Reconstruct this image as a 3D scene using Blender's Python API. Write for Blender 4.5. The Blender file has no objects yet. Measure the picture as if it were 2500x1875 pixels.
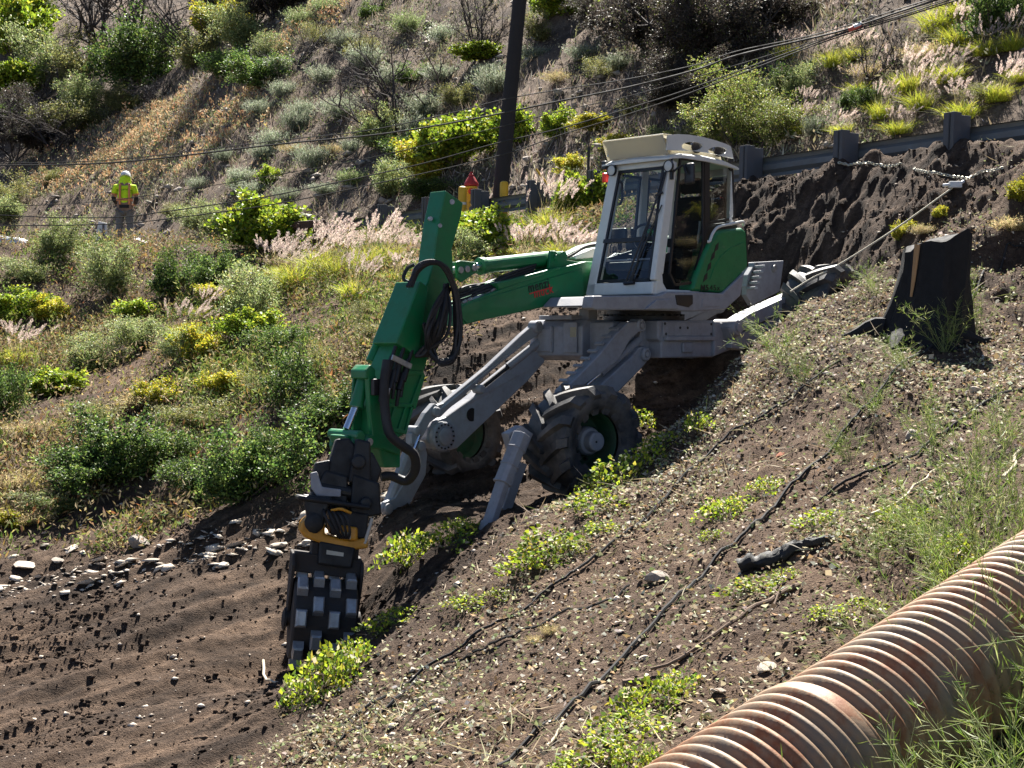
import bpy, math, random
import numpy as np
from mathutils import Vector, Matrix

random.seed(7)
RNG = np.random.default_rng(11)
SC = bpy.context.scene
COL = SC.collection
PI = math.pi

# ------------------------------------------------------------------ camera
FPX, CU, CV, HORIZ = 3472.0, 1250.0, 937.5, 824.0      # photo is 2500 x 1875; eye level at row 824
PITCH = math.atan((CV - HORIZ) / FPX)
cam = bpy.data.cameras.new('camera')
cam.sensor_width = 36.0
cam.lens = FPX * 36.0 / 2500.0
cam.clip_start, cam.clip_end = 0.1, 2000.0
camera = bpy.data.objects.new('camera', cam)
camera.rotation_euler = (PI / 2 - PITCH, 0, 0)
COL.objects.link(camera)
SC.camera = camera

# ------------------------------------------------------------------ sky, sun, exposure
SUN = Vector((0.06, 0.62, 0.78)).normalized()
elev = math.asin(SUN.z)
azim = math.atan2(SUN.x, SUN.y)
world = bpy.data.worlds.new('World')
SC.world = world
world.use_nodes = True
wn = world.node_tree
sky = wn.nodes.new('ShaderNodeTexSky')
sky.sky_type = 'NISHITA'
sky.sun_disc = False
sky.air_density = 0.5
sky.dust_density = 0.2
sky.altitude = 400
sky.sun_elevation = elev
sky.sun_rotation = azim
bg = wn.nodes['Background']
bg.inputs['Strength'].default_value = 0.05
wn.links.new(sky.outputs['Color'], bg.inputs['Color'])
sl = bpy.data.lights.new('sun', 'SUN')
sl.energy = 5.0
sl.angle = math.radians(0.5)
sl.color = (1.0, 0.95, 0.87)
sun = bpy.data.objects.new('sun', sl)
sun.rotation_euler = (-SUN).to_track_quat('-Z', 'Y').to_euler()
COL.objects.link(sun)
SC.view_settings.view_transform = 'Standard'
SC.view_settings.look = 'None'
SC.view_settings.exposure = 1.9
SC.view_settings.gamma = 1.0
SC.view_settings.use_curve_mapping = False
SC.cycles.max_bounces = 5
SC.cycles.diffuse_bounces = 1
SC.cycles.transparent_max_bounces = 12

# ------------------------------------------------------------------ helpers
def ray(u, v):
    """direction of a photo pixel, scaled so that its y (horizontal depth) is 1"""
    a, b = (u - CU) / FPX, (CV - v) / FPX
    y = math.cos(PITCH) + b * math.sin(PITCH)
    z = b * math.cos(PITCH) - math.sin(PITCH)
    return Vector((a / y, 1.0, z / y))

def P(u, v, d):
    return ray(u, v) * d

def D(u, v, d):                     # the same from the 2212-wide view
    return P(u * 1.1302, v * 1.1302, d)

def tag(o, label=None, cat=None, group=None, kind=None):
    if label: o['label'] = label
    if cat: o['category'] = cat
    if group: o['group'] = group
    if kind: o['kind'] = kind
    return o

def empty(name, loc=(0, 0, 0), rz=0.0, parent=None):
    o = bpy.data.objects.new(name, None)
    o.empty_display_size = 0.2
    o.location = loc
    o.rotation_euler = (0, 0, rz)
    COL.objects.link(o)
    if parent: o.parent = parent
    return o

def link(name, mesh, mat=None, parent=None, loc=None):
    o = bpy.data.objects.new(name, mesh)
    COL.objects.link(o)
    if mat is not None and len(mesh.materials) == 0: mesh.materials.append(mat)
    if parent: o.parent = parent
    if loc is not None: o.location = loc
    return o

def copy_tree(o, parent=None):
    c = o.copy()
    COL.objects.link(c)
    c.parent = parent
    for ch in o.children:
        copy_tree(ch, c)
    return c

class MB:
    """collects solids; build() links them as one mesh"""
    def __init__(self): self.v, self.f = [], []
    def add(self, vs, fs):
        n = len(self.v)
        self.v += [tuple(p) for p in vs]
        self.f += [tuple(i + n for i in f) for f in fs]
        return self
    def box(self, c, s, R=None):
        c = Vector(c); hx, hy, hz = s[0] / 2, s[1] / 2, s[2] / 2
        vs = [Vector((x, y, z)) for x in (-hx, hx) for y in (-hy, hy) for z in (-hz, hz)]
        if R is not None: vs = [R @ p for p in vs]
        return self.add([p + c for p in vs], [(0, 1, 3, 2), (4, 6, 7, 5), (0, 4, 5, 1), (2, 3, 7, 6), (0, 2, 6, 4), (1, 5, 7, 3)])
    def loft(self, rings, cap=True, close=False):
        n = len(rings[0]); m = len(rings)
        vs = [p for r in rings for p in r]; fs = []
        for i in range(m if close else m - 1):
            j = (i + 1) % m
            for k in range(n):
                l = (k + 1) % n
                fs.append((i * n + k, i * n + l, j * n + l, j * n + k))
        if cap and not close:
            fs.append(tuple(range(n - 1, -1, -1))); fs.append(tuple(range((m - 1) * n, m * n)))
        return self.add(vs, fs)
    def prism(self, poly, y0, y1):
        """polygon in (X, Z), extruded along Y"""
        return self.loft([[(x, y0, z) for x, z in poly], [(x, y1, z) for x, z in poly]])
    def tube(self, pts, r, n=8, cap=True, taper=None):
        pts = [Vector(p) for p in pts]; rings = []
        up = Vector((0.13, 0.21, 0.97)).normalized(); pu = None
        for i, p in enumerate(pts):
            t = (pts[min(i + 1, len(pts) - 1)] - pts[max(i - 1, 0)]).normalized()
            if pu is None:
                a = t.cross(up)
                if a.length < 1e-3: a = t.cross(Vector((1, 0, 0)))
                a.normalize()
            else:
                a = pu - t * pu.dot(t); a.normalize()
            pu = a; b = t.cross(a)
            rr = r[i] if isinstance(r, (list, tuple)) else r
            rings.append([p + (a * math.cos(2 * PI * k / n) + b * math.sin(2 * PI * k / n)) * rr for k in range(n)])
        return self.loft(rings, cap)
    def cyl(self, a, b, r, n=20, r2=None):
        return self.tube([a, b], [r, r if r2 is None else r2], n)
    def lathe(self, prof, o=(0, 0, 0), ax=(0, 0, 1), n=24, caps=True):
        """profile of (radius, height) about an axis"""
        o, ax = Vector(o), Vector(ax).normalized()
        a = ax.cross(Vector((0.31, 0.17, 0.93)))
        if a.length < 1e-3: a = ax.cross(Vector((1, 0, 0)))
        a.normalize(); b = ax.cross(a)
        rings = [[o + ax * h + (a * math.cos(2 * PI * k / n) + b * math.sin(2 * PI * k / n)) * max(r, 1e-4) for k in range(n)] for r, h in prof]
        return self.loft(rings, caps)
    def islands(self):
        """one MB for every separate piece"""
        par = list(range(len(self.v)))
        def find(i):
            while par[i] != i: par[i] = par[par[i]]; i = par[i]
            return i
        for f in self.f:
            for k in f[1:]: par[find(k)] = find(f[0])
        out = {}
        for f in self.f:
            out.setdefault(find(f[0]), []).append(f)
        res = []
        for fs in out.values():
            ids = sorted({i for f in fs for i in f}); mp = {i: k for k, i in enumerate(ids)}
            m = MB(); m.add([self.v[i] for i in ids], [tuple(mp[i] for i in f) for f in fs]); res.append(m)
        return res
    def build(self, name, mat, parent=None, bevel=0.0, smooth=False, loc=None, seg=2, angle=35):
        me = bpy.data.meshes.new(name)
        me.from_pydata(self.v, [], self.f)
        import bmesh
        bm = bmesh.new(); bm.from_mesh(me)
        bmesh.ops.recalc_face_normals(bm, faces=bm.faces)
        bm.to_mesh(me); bm.free()
        o = link(name, me, mat, parent, loc)
        if smooth:
            me.shade_smooth()
            try: me.set_sharp_from_angle(angle=math.radians(40))
            except Exception: pass
        if bevel:
            m = o.modifiers.new('edge', 'BEVEL')
            m.width = bevel; m.segments = seg; m.limit_method = 'ANGLE'; m.angle_limit = math.radians(angle)
        return o

def bez(pts, n=12):
    """Catmull-Rom through points"""
    pts = [Vector(p) for p in pts]; out = []
    q = [pts[0] * 2 - pts[1]] + pts + [pts[-1] * 2 - pts[-2]]
    for i in range(1, len(q) - 2):
        for k in range(n):
            t = k / n
            a, b, c, d = q[i - 1], q[i], q[i + 1], q[i + 2]
            out.append(0.5 * ((2 * b) + (c - a) * t + (2 * a - 5 * b + 4 * c - d) * t * t + (3 * b - a - 3 * c + d) * t ** 3))
    out.append(pts[-1])
    return out

# ------------------------------------------------------------------ noise
def _hash(ix, iy, seed):
    h = (ix.astype(np.int64) * 374761393 + iy.astype(np.int64) * 668265263 + seed * 974711) & 0xFFFFFFFF
    h = ((h ^ (h >> 13)) * 1274126177) & 0xFFFFFFFF
    h = h ^ (h >> 16)
    return (h & 0xFFFF) / 65535.0

def vnoise(x, y, seed=0):
    """value noise in -1..1"""
    ix, iy = np.floor(x), np.floor(y)
    fx, fy = x - ix, y - iy
    fx, fy = fx * fx * (3 - 2 * fx), fy * fy * (3 - 2 * fy)
    a, b = _hash(ix, iy, seed), _hash(ix + 1, iy, seed)
    c, d = _hash(ix, iy + 1, seed), _hash(ix + 1, iy + 1, seed)
    return ((a * (1 - fx) + b * fx) * (1 - fy) + (c * (1 - fx) + d * fx) * fy) * 2 - 1

def fbm(x, y, octaves=4, seed=0, gain=0.5):
    s, a = 0.0, 1.0
    for i in range(octaves):
        s = s + a * vnoise(x * 2 ** i + 17.3 * i, y * 2 ** i - 9.1 * i, seed + i)
        a *= gain
    return s

def sstep(a, b, x):
    t = np.clip((x - a) / (b - a), 0, 1)
    return t * t * (3 - 2 * t)

# ------------------------------------------------------------------ materials
def nmat(name):
    m = bpy.data.materials.new(name); m.use_nodes = True
    return m, m.node_tree.nodes, m.node_tree.links, m.node_tree.nodes['Principled BSDF']

def ramp(N, stops):
    r = N.new('ShaderNodeValToRGB'); e = r.color_ramp.elements
    while len(e) < len(stops): e.new(0.5)
    for i, (p, c) in enumerate(stops):
        e[i].position = p; e[i].color = (*c, 1)
    return r

def paint(name, col, rough=0.4, dirt=0.35, metal=0.0, dirt_col=(0.12, 0.085, 0.06), scale=5.0, coat=0.0, bump=0.02):
    """painted or bare metal with dust, smears and scratches of its own"""
    m, N, L, b = nmat(name)
    tc = N.new('ShaderNodeTexCoord')
    n1 = N.new('ShaderNodeTexNoise'); n1.inputs['Scale'].default_value = scale; n1.inputs['Detail'].default_value = 9; n1.inputs['Roughness'].default_value = 0.68
    L.new(tc.outputs['Object'], n1.inputs['Vector'])
    r1 = ramp(N, [(0.42, (0, 0, 0)), (0.72, (1, 1, 1))]); L.new(n1.outputs['Fac'], r1.inputs['Fac'])
    mu = N.new('ShaderNodeMath'); mu.operation = 'MULTIPLY'; mu.inputs[1].default_value = dirt
    L.new(r1.outputs['Color'], mu.inputs[0])
    mix = N.new('ShaderNodeMix'); mix.data_type = 'RGBA'
    mix.inputs['A'].default_value = (*col, 1); mix.inputs['B'].default_value = (*dirt_col, 1)
    L.new(mu.outputs[0], mix.inputs['Factor'])
    L.new(mix.outputs['Result'], b.inputs['Base Color'])
    mr = N.new('ShaderNodeMapRange'); mr.inputs['To Min'].default_value = rough; mr.inputs['To Max'].default_value = min(1, rough + 0.35)
    L.new(r1.outputs['Color'], mr.inputs['Value']); L.new(mr.outputs[0], b.inputs['Roughness'])
    b.inputs['Metallic'].default_value = metal
    b.inputs['Coat Weight'].default_value = coat
    if bump:
        n2 = N.new('ShaderNodeTexNoise'); n2.inputs['Scale'].default_value = scale * 14; n2.inputs['Detail'].default_value = 4
        L.new(tc.outputs['Object'], n2.inputs['Vector'])
        bp = N.new('ShaderNodeBump'); bp.inputs['Strength'].default_value = 0.35; bp.inputs['Distance'].default_value = bump
        L.new(n2.outputs['Fac'], bp.inputs['Height']); L.new(bp.outputs['Normal'], b.inputs['Normal'])
    return m

def leafmat(name, rough=0.55, trans=0.45):
    """leaf colour comes from the 'col' attribute of each leaf; leaves pass light through"""
    m, N, L, b = nmat(name)
    at = N.new('ShaderNodeAttribute'); at.attribute_name = 'col'
    oi = N.new('ShaderNodeObjectInfo')
    hs = N.new('ShaderNodeHueSaturation')
    mr = N.new('ShaderNodeMapRange'); mr.inputs['To Min'].default_value = 0.8; mr.inputs['To Max'].default_value = 1.2
    L.new(oi.outputs['Random'], mr.inputs['Value']); L.new(mr.outputs[0], hs.inputs['Value'])
    L.new(at.outputs['Color'], hs.inputs['Color'])
    b.inputs['Roughness'].default_value = rough
    b.inputs['Specular IOR Level'].default_value = 0.35
    L.new(hs.outputs['Color'], b.inputs['Base Color'])
    tr = N.new('ShaderNodeBsdfTranslucent'); L.new(hs.outputs['Color'], tr.inputs['Color'])
    mx = N.new('ShaderNodeMixShader'); mx.inputs['Fac'].default_value = trans
    L.new(b.outputs[0], mx.inputs[1]); L.new(tr.outputs[0], mx.inputs[2])
    L.new(mx.outputs[0], N['Material Output'].inputs['Surface'])
    return m
# ================================================================== terrain
ROAD_Z = 2.15
# guardrail line on the road edge (plan)
GA, GB = np.array([6.5, 18.3]), np.array([-2.9, 32.3])
GD = (GB - GA) / np.linalg.norm(GB - GA)
GN = np.array([-GD[1], GD[0]]) * -1.0                 # points uphill, away from the camera
if GN[1] < 0: GN = -GN

ctrl = [  # photo (2212-wide view) column, row, distance
 (1106,1659,7.9),(800,1659,8.7),(1400,1640,7.0),(2212,1050,9.6),
 (1500,1480,8.2),(1300,1400,9.3),(1700,1300,9.0),(1500,1200,10.8),(1800,1100,10.6),(2050,950,11.2),(2212,800,13.0),(1900,800,12.8),(1980,725,14.2),(2212,560,16.4),(1700,930,12.6),
 # ridge in front of the machine
 (1850,612,16.9),(1710,690,16.1),(1590,790,15.3),(1480,900,14.6),(1380,985,14.1),(1250,1075,13.5),(1060,1165,12.7),(930,1290,12.0),(800,1420,11.3),(690,1520,10.7),(560,1659,9.6),
 # cut bench behind the ridge
 (640,1450,13.4),(420,1450,13.0),(200,1520,12.4),(0,1600,11.8),(0,1480,13.0),(250,1380,13.8),(450,1300,14.4),(0,1320,14.8),(300,1220,15.6),(600,1215,15.2),(560,1100,16.2),(800,1150,15.2),
 # vegetated bank left
 (0,1210,16.4),(250,1130,17.2),(450,1080,17.4),(0,1050,18.6),(250,960,19.6),(500,950,18.9),(700,880,18.6),(880,800,18.4),(0,850,23.5),(250,800,24.0),(500,760,23.2),(700,720,22.6),(880,640,22.4),
 (300,660,28.5),(550,620,28.0),(750,590,27.0),(0,720,27.6),
 # bank above and behind the machine
 (1010,760,18.7),(1120,690,19.6),(1620,560,19.8),(1700,520,19.9),(1850,450,19.2),(2000,400,18.8),(2130,420,17.6),(2212,440,17.0),(1000,580,23.2),(1100,560,22.8),(1250,540,21.9),
]
pts = [D(*c) for c in ctrl]
pts += [Vector(p) for p in [ # bench under the machine, in metres
 (0.75, 14.7, -1.66), (-0.6, 16.1, -1.66), (1.5, 15.6, -1.35), (0.6, 17.0, -1.35), (2.0, 17.0, -1.10), (2.7, 17.6, -0.80), (3.8, 17.8, -0.25), (2.3, 19.2, -0.3), (3.2, 19.6, 0.4),
 (-0.9, 13.9, -2.15), (-1.8, 13.3, -3.06), (-2.6, 13.6, -3.05), (-0.3, 13.5, -1.87), (-1.3, 15.2, -1.9),
 (.89, 6.1, -2.42), (2.0, 7.05, -2.06), (3.06, 8.0, -1.74), (2.5, 6.1, -2.35), (4.0, 7.3, -1.8), (1.0, 3.5, -3.0), (-3, 5, -3.4), (5, 4, -2.0), (-6, 8, -3.6), (-9, 14, -3.2), (8.5, 10, 0.2), (8.5, 14.5, 1.7), (-10, 20, -1.6), (-12, 27, 0.6)]]
for t in np.linspace(-3, 22, 12):               # the road shelf
    q = GA + GD * t
    for off in (0.3, 2.5, 5.0):
        r = q + GN * off
        pts.append(Vector((r[0], r[1], ROAD_Z)))
for x, y in [(-9.5, 34), (-8, 32.2), (-11, 33), (-13.5, 33.5), (-6, 33), (-12, 37), (-8, 38), (-15, 36)]:
    pts.append(Vector((x, y, ROAD_Z)))
CP = np.array([tuple(p) for p in pts])

def tps_fit(c, lam=0.02):
    n = len(c)
    r2 = ((c[:, None, :2] - c[None, :, :2]) ** 2).sum(-1)
    K = 0.5 * r2 * np.log(r2 + 1e-9) + lam * np.eye(n)
    A = np.zeros((n + 3, n + 3)); A[:n, :n] = K
    A[:n, n] = 1; A[:n, n + 1:] = c[:, :2]; A[n:, :n] = A[:n, n:].T
    return np.linalg.solve(A, np.concatenate([c[:, 2], [0, 0, 0]]))
TW = tps_fit(CP)

def tps(x, y):
    out = np.empty_like(x)
    for s in range(0, len(x), 20000):
        xs, ys = x[s:s + 20000], y[s:s + 20000]
        r2 = (xs[:, None] - CP[None, :, 0]) ** 2 + (ys[:, None] - CP[None, :, 1]) ** 2
        out[s:s + 20000] = (0.5 * r2 * np.log(r2 + 1e-9)) @ TW[:-3] + TW[-3] + TW[-2] * xs + TW[-1] * ys
    return out

TOE_X = np.array([-60, -26, -18, -13, -9, -3, 2, 5, 8, 12, 20, 60.0])
TOE_Y = np.array([80, 60, 54.0, 47.0, 42.0, 37.0, 29.5, 25.0, 21.0, 15.5, 5, -40.0])
HILL_K = np.array([.58, .60, .60, .60, .60, .56, .52, .50, .50, .50, .5, .5])

def shelf_dist(x, y):
    """signed distance uphill of the guardrail line, bulging out to the turnout on the left"""
    t = (x - GA[0]) * GN[0] + (y - GA[1]) * GN[1]
    bulge = sstep(-3.5, -8.0, x)
    t2 = (y - 32.4) * 0.95
    return t * (1 - bulge) + np.maximum(t, t2) * bulge

def ground(x, y, detail=True):
    x = np.atleast_1d(np.asarray(x, float)); y = np.atleast_1d(np.asarray(y, float))
    shp = x.shape; x, y = x.ravel(), y.ravel()
    xc, yc = np.clip(x, -15, 9.5), np.clip(y, 3, 40)
    z = tps(xc, yc)
    sd = shelf_dist(x, y)
    w = sstep(-0.5, 0.5, sd)
    z = z * (1 - w) + ROAD_Z * w
    z = np.minimum(z, ROAD_Z + 0.05)
    z = z + 0.30 * np.exp(-((sd + 0.25) / 0.75) ** 2) * sstep(1.0, 3.5, x)      # soil heaped along the rail
    toe = np.interp(x, TOE_X, TOE_Y); k = np.interp(x, TOE_X, HILL_K)
    h = np.maximum(y - toe, 0)
    hill = k * (np.sqrt(h * h + 1.0) - 1.0)
    hill = 46 * np.tanh(hill / 46)
    z = z + hill
    if detail:
        hm = sstep(0.3, 3, hill)
        road = sstep(0.2, 0.9, sd) * (1 - sstep(0.05, 0.6, hill))
        far = np.clip((np.hypot(x, y) - 4) / 4, 0, 1)
        z = z + hm * (0.26 * fbm(x * .3, y * .3, 2, 3) + 0.12 * fbm(x * 1.1 + 2, y * 1.1, 4, 9))
        # strata / rills running down the hill face
        q = x * 0.74 + y * 0.2 - z * 0.85
        z = z + hm * 0.14 * vnoise(q * 2.2, (x + y) * 0.35, 31) * (0.6 + 0.4 * vnoise(x * .3, y * .3, 8))
        z = z + hm * (0.07 * fbm(x * 3.1, y * 3.1, 3, 77) + 0.09 * np.abs(vnoise(q * 5, (x - y) * .8, 33)))
        nm = (1 - hm) * (1 - road)
        dm = dirtmask(x, y)
        # drag furrows of the worked soil run up the cut
        a = x * 0.52 - y * 0.85; b = x * 0.85 + y * 0.52
        fur = (1 - 2 * np.abs(vnoise(a * 2.3 + 0.5 * vnoise(b * .8, a * .8, 4), b * 0.24, 21))) * 0.06 + vnoise(a * 7.5, b * .5, 22) * 0.034
        z = z + nm * dm * (fur + 0.016 * fbm(x * 3.7, y * 3.7, 3, 41, .6) + 0.020 * vnoise(a * 12, b * 3, 43) + 0.014 * vnoise(x * 21, y * 21, 44))
        z = z + nm * dm * 0.05 * np.maximum(0, vnoise(x * 2.6, y * 2.6, 55) - .45)
        z = z + nm * (1 - dm) * (0.05 * fbm(x * 1.3, y * 1.3, 4, 51) + 0.026 * fbm(x * 5, y * 5, 2, 61) + 0.012 * vnoise(x * 19, y * 19, 62))
        z = z + road * 0.012 * fbm(x * 2, y * 2, 2, 5)
        # rough cut bank under the guardrail
        bk = nm * sstep(-4.2, -2.5, sd) * sstep(0.1, -0.4, sd) * sstep(1.2, 2.6, x)
        q = (x * GD[0] + y * GD[1]); s = sd + 0.4 * vnoise(q * .8, sd * .8, 7) + 0.35 * q
        z = z + bk * (0.15 * vnoise(s * 1.5, q * 0.5, 71) + 0.12 * fbm(x * 1.9, y * 1.9, 4, 72, .6) + .05 * vnoise(x * 9, y * 9, 73))
    return z.reshape(shp)

def poly_mask(x, y, px, soft):
    """soft inside-mask of a plan polygon"""
    px = np.asarray(px); n = len(px)
    inside = np.zeros(len(x), bool); dist = np.full(len(x), 1e9)
    for i in range(n):
        a, b = px[i], px[(i + 1) % n]
        c = ((a[1] > y) != (b[1] > y)) & (x < (b[0] - a[0]) * (y - a[1]) / (b[1] - a[1] + 1e-12) + a[0])
        inside ^= c
        ab = b - a; t = np.clip(((x - a[0]) * ab[0] + (y - a[1]) * ab[1]) / (ab @ ab), 0, 1)
        dist = np.minimum(dist, np.hypot(x - a[0] - t * ab[0], y - a[1] - t * ab[1]))
    sg = np.where(inside, dist, -dist)
    return sstep(-soft, soft, sg)

# freshly worked bare soil: trench on the left, bench under the machine, bank up to the guardrail
CUT = np.array([tuple(D(u, v, d))[:2] for u, v, d in [
  (560,1640,9.6),(690,1530,10.7),(800,1430,11.3),(930,1300,12.0),(1060,1175,12.7),(1250,1085,13.5),(1480,910,14.6),(1710,700,16.1),(1860,620,16.9),(2000,560,17.3),(2140,440,17.6)]]
  + [(6.3, 18.9), (4.4, 21.6), (2.6, 23.0), (1.2, 21.6), (-0.2, 19.6), (-1.3, 18.0), (-2.6, 16.6), (-4.2, 16.4), (-6.5, 16.4), (-11, 16), (-11, 9), (-5, 8.5)])
def dirtmask(x, y):
    return poly_mask(x + .35 * vnoise(x * 1.3, y * 1.3, 91), y + .35 * vnoise(x * 1.3, y * 1.3, 92), CUT, 0.35)

def hit(u, v, near=4.0, far=110.0, detail=False):
    """where the line of sight of a photo pixel (2500 wide) meets the ground"""
    r = ray(u, v)
    d = np.concatenate([np.arange(near, 30, 0.04), np.arange(30, far, 0.12)])
    g = ground(r.x * d, d, detail)
    k = np.argmax(r.z * d <= g)
    if k == 0: k = len(d) - 1
    return Vector((r.x * d[k], d[k], g[k]))
def hitd(u, v, **k): return hit(u * 1.1302, v * 1.1302, **k)
def gz(x, y): return float(ground(np.array([x]), np.array([y]))[0])

def axis(lo, hi, step, g, end):
    a = list(np.arange(lo, hi, step)); s = step
    while a[-1] < end[1]: s = min(s * g, 12); a.append(a[-1] + s)
    s = step; b = []
    x = lo
    while x > end[0]: s = min(s * g, 12); x -= s; b.append(x)
    return np.array(b[::-1] + a)
gx = axis(-6.2, 6.6, 0.036, 1.035, (-260, 260))
gy = axis(6.2, 21.0, 0.036, 1.011, (-120, 420))
X, Y = np.meshgrid(gx, gy)
Z = ground(X, Y)
nx, ny = len(gx), len(gy)
me = bpy.data.meshes.new('ground')
idx = np.arange(nx * ny).reshape(ny, nx)
quads = np.stack([idx[:-1, :-1], idx[:-1, 1:], idx[1:, 1:], idx[1:, :-1]], -1).reshape(-1, 4)
def np_mesh(me, V, F, k):
    me.vertices.add(len(V)); me.vertices.foreach_set('co', np.ascontiguousarray(V, np.float32).ravel())
    me.loops.add(len(F) * k); me.loops.foreach_set('vertex_index', np.ascontiguousarray(F, np.int32).ravel())
    me.polygons.add(len(F)); me.polygons.foreach_set('loop_start', np.arange(0, len(F) * k, k, dtype=np.int32))
    me.update(calc_edges=True)
np_mesh(me, np.stack([X.ravel(), Y.ravel(), Z.ravel()], 1), quads, 4)
me.shade_smooth()
# soil kind of each place: worked dirt, littered slope, dry hillside
kind = np.zeros((nx * ny, 4), np.float32)
xr, yr = X.ravel(), Y.ravel()
kind[:, 0] = dirtmask(xr, yr)
hl = np.maximum(yr - np.interp(xr, TOE_X, TOE_Y), 0)
kind[:, 1] = sstep(0, 3, hl)
kind[:, 2] = sstep(-0.2, 0.4, shelf_dist(xr, yr)) * (1 - kind[:, 1])
kind[:, 3] = 1
at = me.color_attributes.new('soil', 'FLOAT_COLOR', 'POINT')
at.data.foreach_set('color', kind.ravel())

def soil_material():
    m, N, L, b = nmat('soil')
    tc = N.new('ShaderNodeTexCoord')
    at = N.new('ShaderNodeAttribute'); at.attribute_name = 'soil'
    sp = N.new('ShaderNodeSeparateColor'); L.new(at.outputs['Color'], sp.inputs['Color'])
    def noise(scale, detail=8, rough=.6, dist=0):
        n = N.new('ShaderNodeTexNoise'); n.inputs['Scale'].default_value = scale; n.inputs['Detail'].default_value = detail
        n.inputs['Roughness'].default_value = rough; n.inputs['Distortion'].default_value = dist
        L.new(tc.outputs['Object'], n.inputs['Vector']); return n
    big, mid, fine, grit = noise(0.55, 2), noise(2.7, 4, .7), noise(16, 4, .75), noise(70, 2, .8)
    dirt = ramp(N, [(0.35, (0.034, 0.024, 0.018)), (0.5, (0.098, 0.070, 0.052)), (0.65, (0.20, 0.148, 0.110))])
    litter = ramp(N, [(0.34, (0.040, 0.027, 0.020)), (0.5, (0.120, 0.083, 0.060)), (0.66, (0.24, 0.175, 0.125))])
    hill = ramp(N, [(0.34, (0.045, 0.033, 0.027)), (0.5, (0.17, 0.13, 0.10)), (0.66, (0.36, 0.29, 0.22))])
    av = N.new('ShaderNodeMix'); av.data_type = 'FLOAT'; av.inputs['Factor'].default_value = 0.5
    L.new(mid.outputs['Fac'], av.inputs['A']); L.new(fine.outputs['Fac'], av.inputs['B'])
    av2 = N.new('ShaderNodeMix'); av2.data_type = 'FLOAT'; av2.inputs['Factor'].default_value = 0.3
    L.new(av.outputs['Result'], av2.inputs['A']); L.new(grit.outputs['Fac'], av2.inputs['B'])
    for r in (dirt, litter, hill): L.new(av2.outputs['Result'], r.inputs['Fac'])
    m1 = N.new('ShaderNodeMix'); m1.data_type = 'RGBA'; L.new(sp.outputs['Red'], m1.inputs['Factor'])
    L.new(litter.outputs['Color'], m1.inputs['A']); L.new(dirt.outputs['Color'], m1.inputs['B'])
    m2 = N.new('ShaderNodeMix'); m2.data_type = 'RGBA'; L.new(sp.outputs['Green'], m2.inputs['Factor'])
    L.new(m1.outputs['Result'], m2.inputs['A']); L.new(hill.outputs['Color'], m2.inputs['B'])
    br = ramp(N, [(0.3, (0.62, 0.62, 0.64)), (0.7, (1.18, 1.12, 1.06))]); L.new(big.outputs['Fac'], br.inputs['Fac'])
    mm = N.new('ShaderNodeMix'); mm.data_type = 'RGBA'; mm.blend_type = 'MULTIPLY'; mm.inputs['Factor'].default_value = 1
    L.new(m2.outputs['Result'], mm.inputs['A']); L.new(br.outputs['Color'], mm.inputs['B'])
    # streaks of dry and moist soil drawn out along the cut
    da = N.new('ShaderNodeVectorMath'); da.operation = 'DOT_PRODUCT'; da.inputs[1].default_value = (3.6, -5.9, 0); L.new(tc.outputs['Object'], da.inputs[0])
    db = N.new('ShaderNodeVectorMath'); db.operation = 'DOT_PRODUCT'; db.inputs[1].default_value = (.6, .37, 0); L.new(tc.outputs['Object'], db.inputs[0])
    cb = N.new('ShaderNodeCombineXYZ'); L.new(da.outputs['Value'], cb.inputs['X']); L.new(db.outputs['Value'], cb.inputs['Y'])
    sn = N.new('ShaderNodeTexNoise'); sn.inputs['Scale'].default_value = 1.0; sn.inputs['Detail'].default_value = 3; L.new(cb.outputs[0], sn.inputs['Vector'])
    sr = ramp(N, [(0.36, (0.50, 0.49, 0.49)), (0.64, (1.35, 1.32, 1.28))]); L.new(sn.outputs['Fac'], sr.inputs['Fac'])
    ms = N.new('ShaderNodeMix'); ms.data_type = 'RGBA'; ms.blend_type = 'MULTIPLY'; L.new(sp.outputs['Red'], ms.inputs['Factor'])
    L.new(mm.outputs['Result'], ms.inputs['A']); L.new(sr.outputs['Color'], ms.inputs['B'])
    L.new(ms.outputs['Result'], b.inputs['Base Color'])
    b.inputs['Roughness'].default_value = 0.95; b.inputs['Specular IOR Level'].default_value = 0.15
    ad = N.new('ShaderNodeMath'); ad.operation = 'ADD'; L.new(fine.outputs['Fac'], ad.inputs[0]); L.new(grit.outputs['Fac'], ad.inputs[1])
    bp = N.new('ShaderNodeBump'); bp.inputs['Strength'].default_value = 0.9; bp.inputs['Distance'].default_value = 0.06
    L.new(ad.outputs[0], bp.inputs['Height']); L.new(bp.outputs['Normal'], b.inputs['Normal'])
    return m
SOIL = soil_material()
ground_obj = link('ground', me, SOIL)
tag(ground_obj, 'steep brown soil hillside with a freshly cut bench and burned slope', 'ground', kind='structure')

# asphalt road on the shelf behind the guardrail
def road_strip(name, off0, off1, mat, lift, t0=-30, t1=30, n=60):
    V, F = [], []
    for i in range(n + 1):
        t = t0 + (t1 - t0) * i / n
        for off in (off0, off1):
            p = GA + GD * t + GN * off
            V.append((p[0], p[1], ROAD_Z + lift))
    for i in range(n): F.append((2 * i, 2 * i + 1, 2 * i + 3, 2 * i + 2))
    mb = MB(); mb.add(V, F)
    return mb.build(name, mat)
ASPH = paint('asphalt', (0.05, 0.05, 0.052), 0.9, 0.6, dirt_col=(0.13, 0.105, 0.08), scale=1.2)
tag(road_strip('road', 0.9, 3.6, ASPH, 0.05, -8, 22), 'narrow asphalt road behind the guardrail', 'road', kind='structure')
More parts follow.
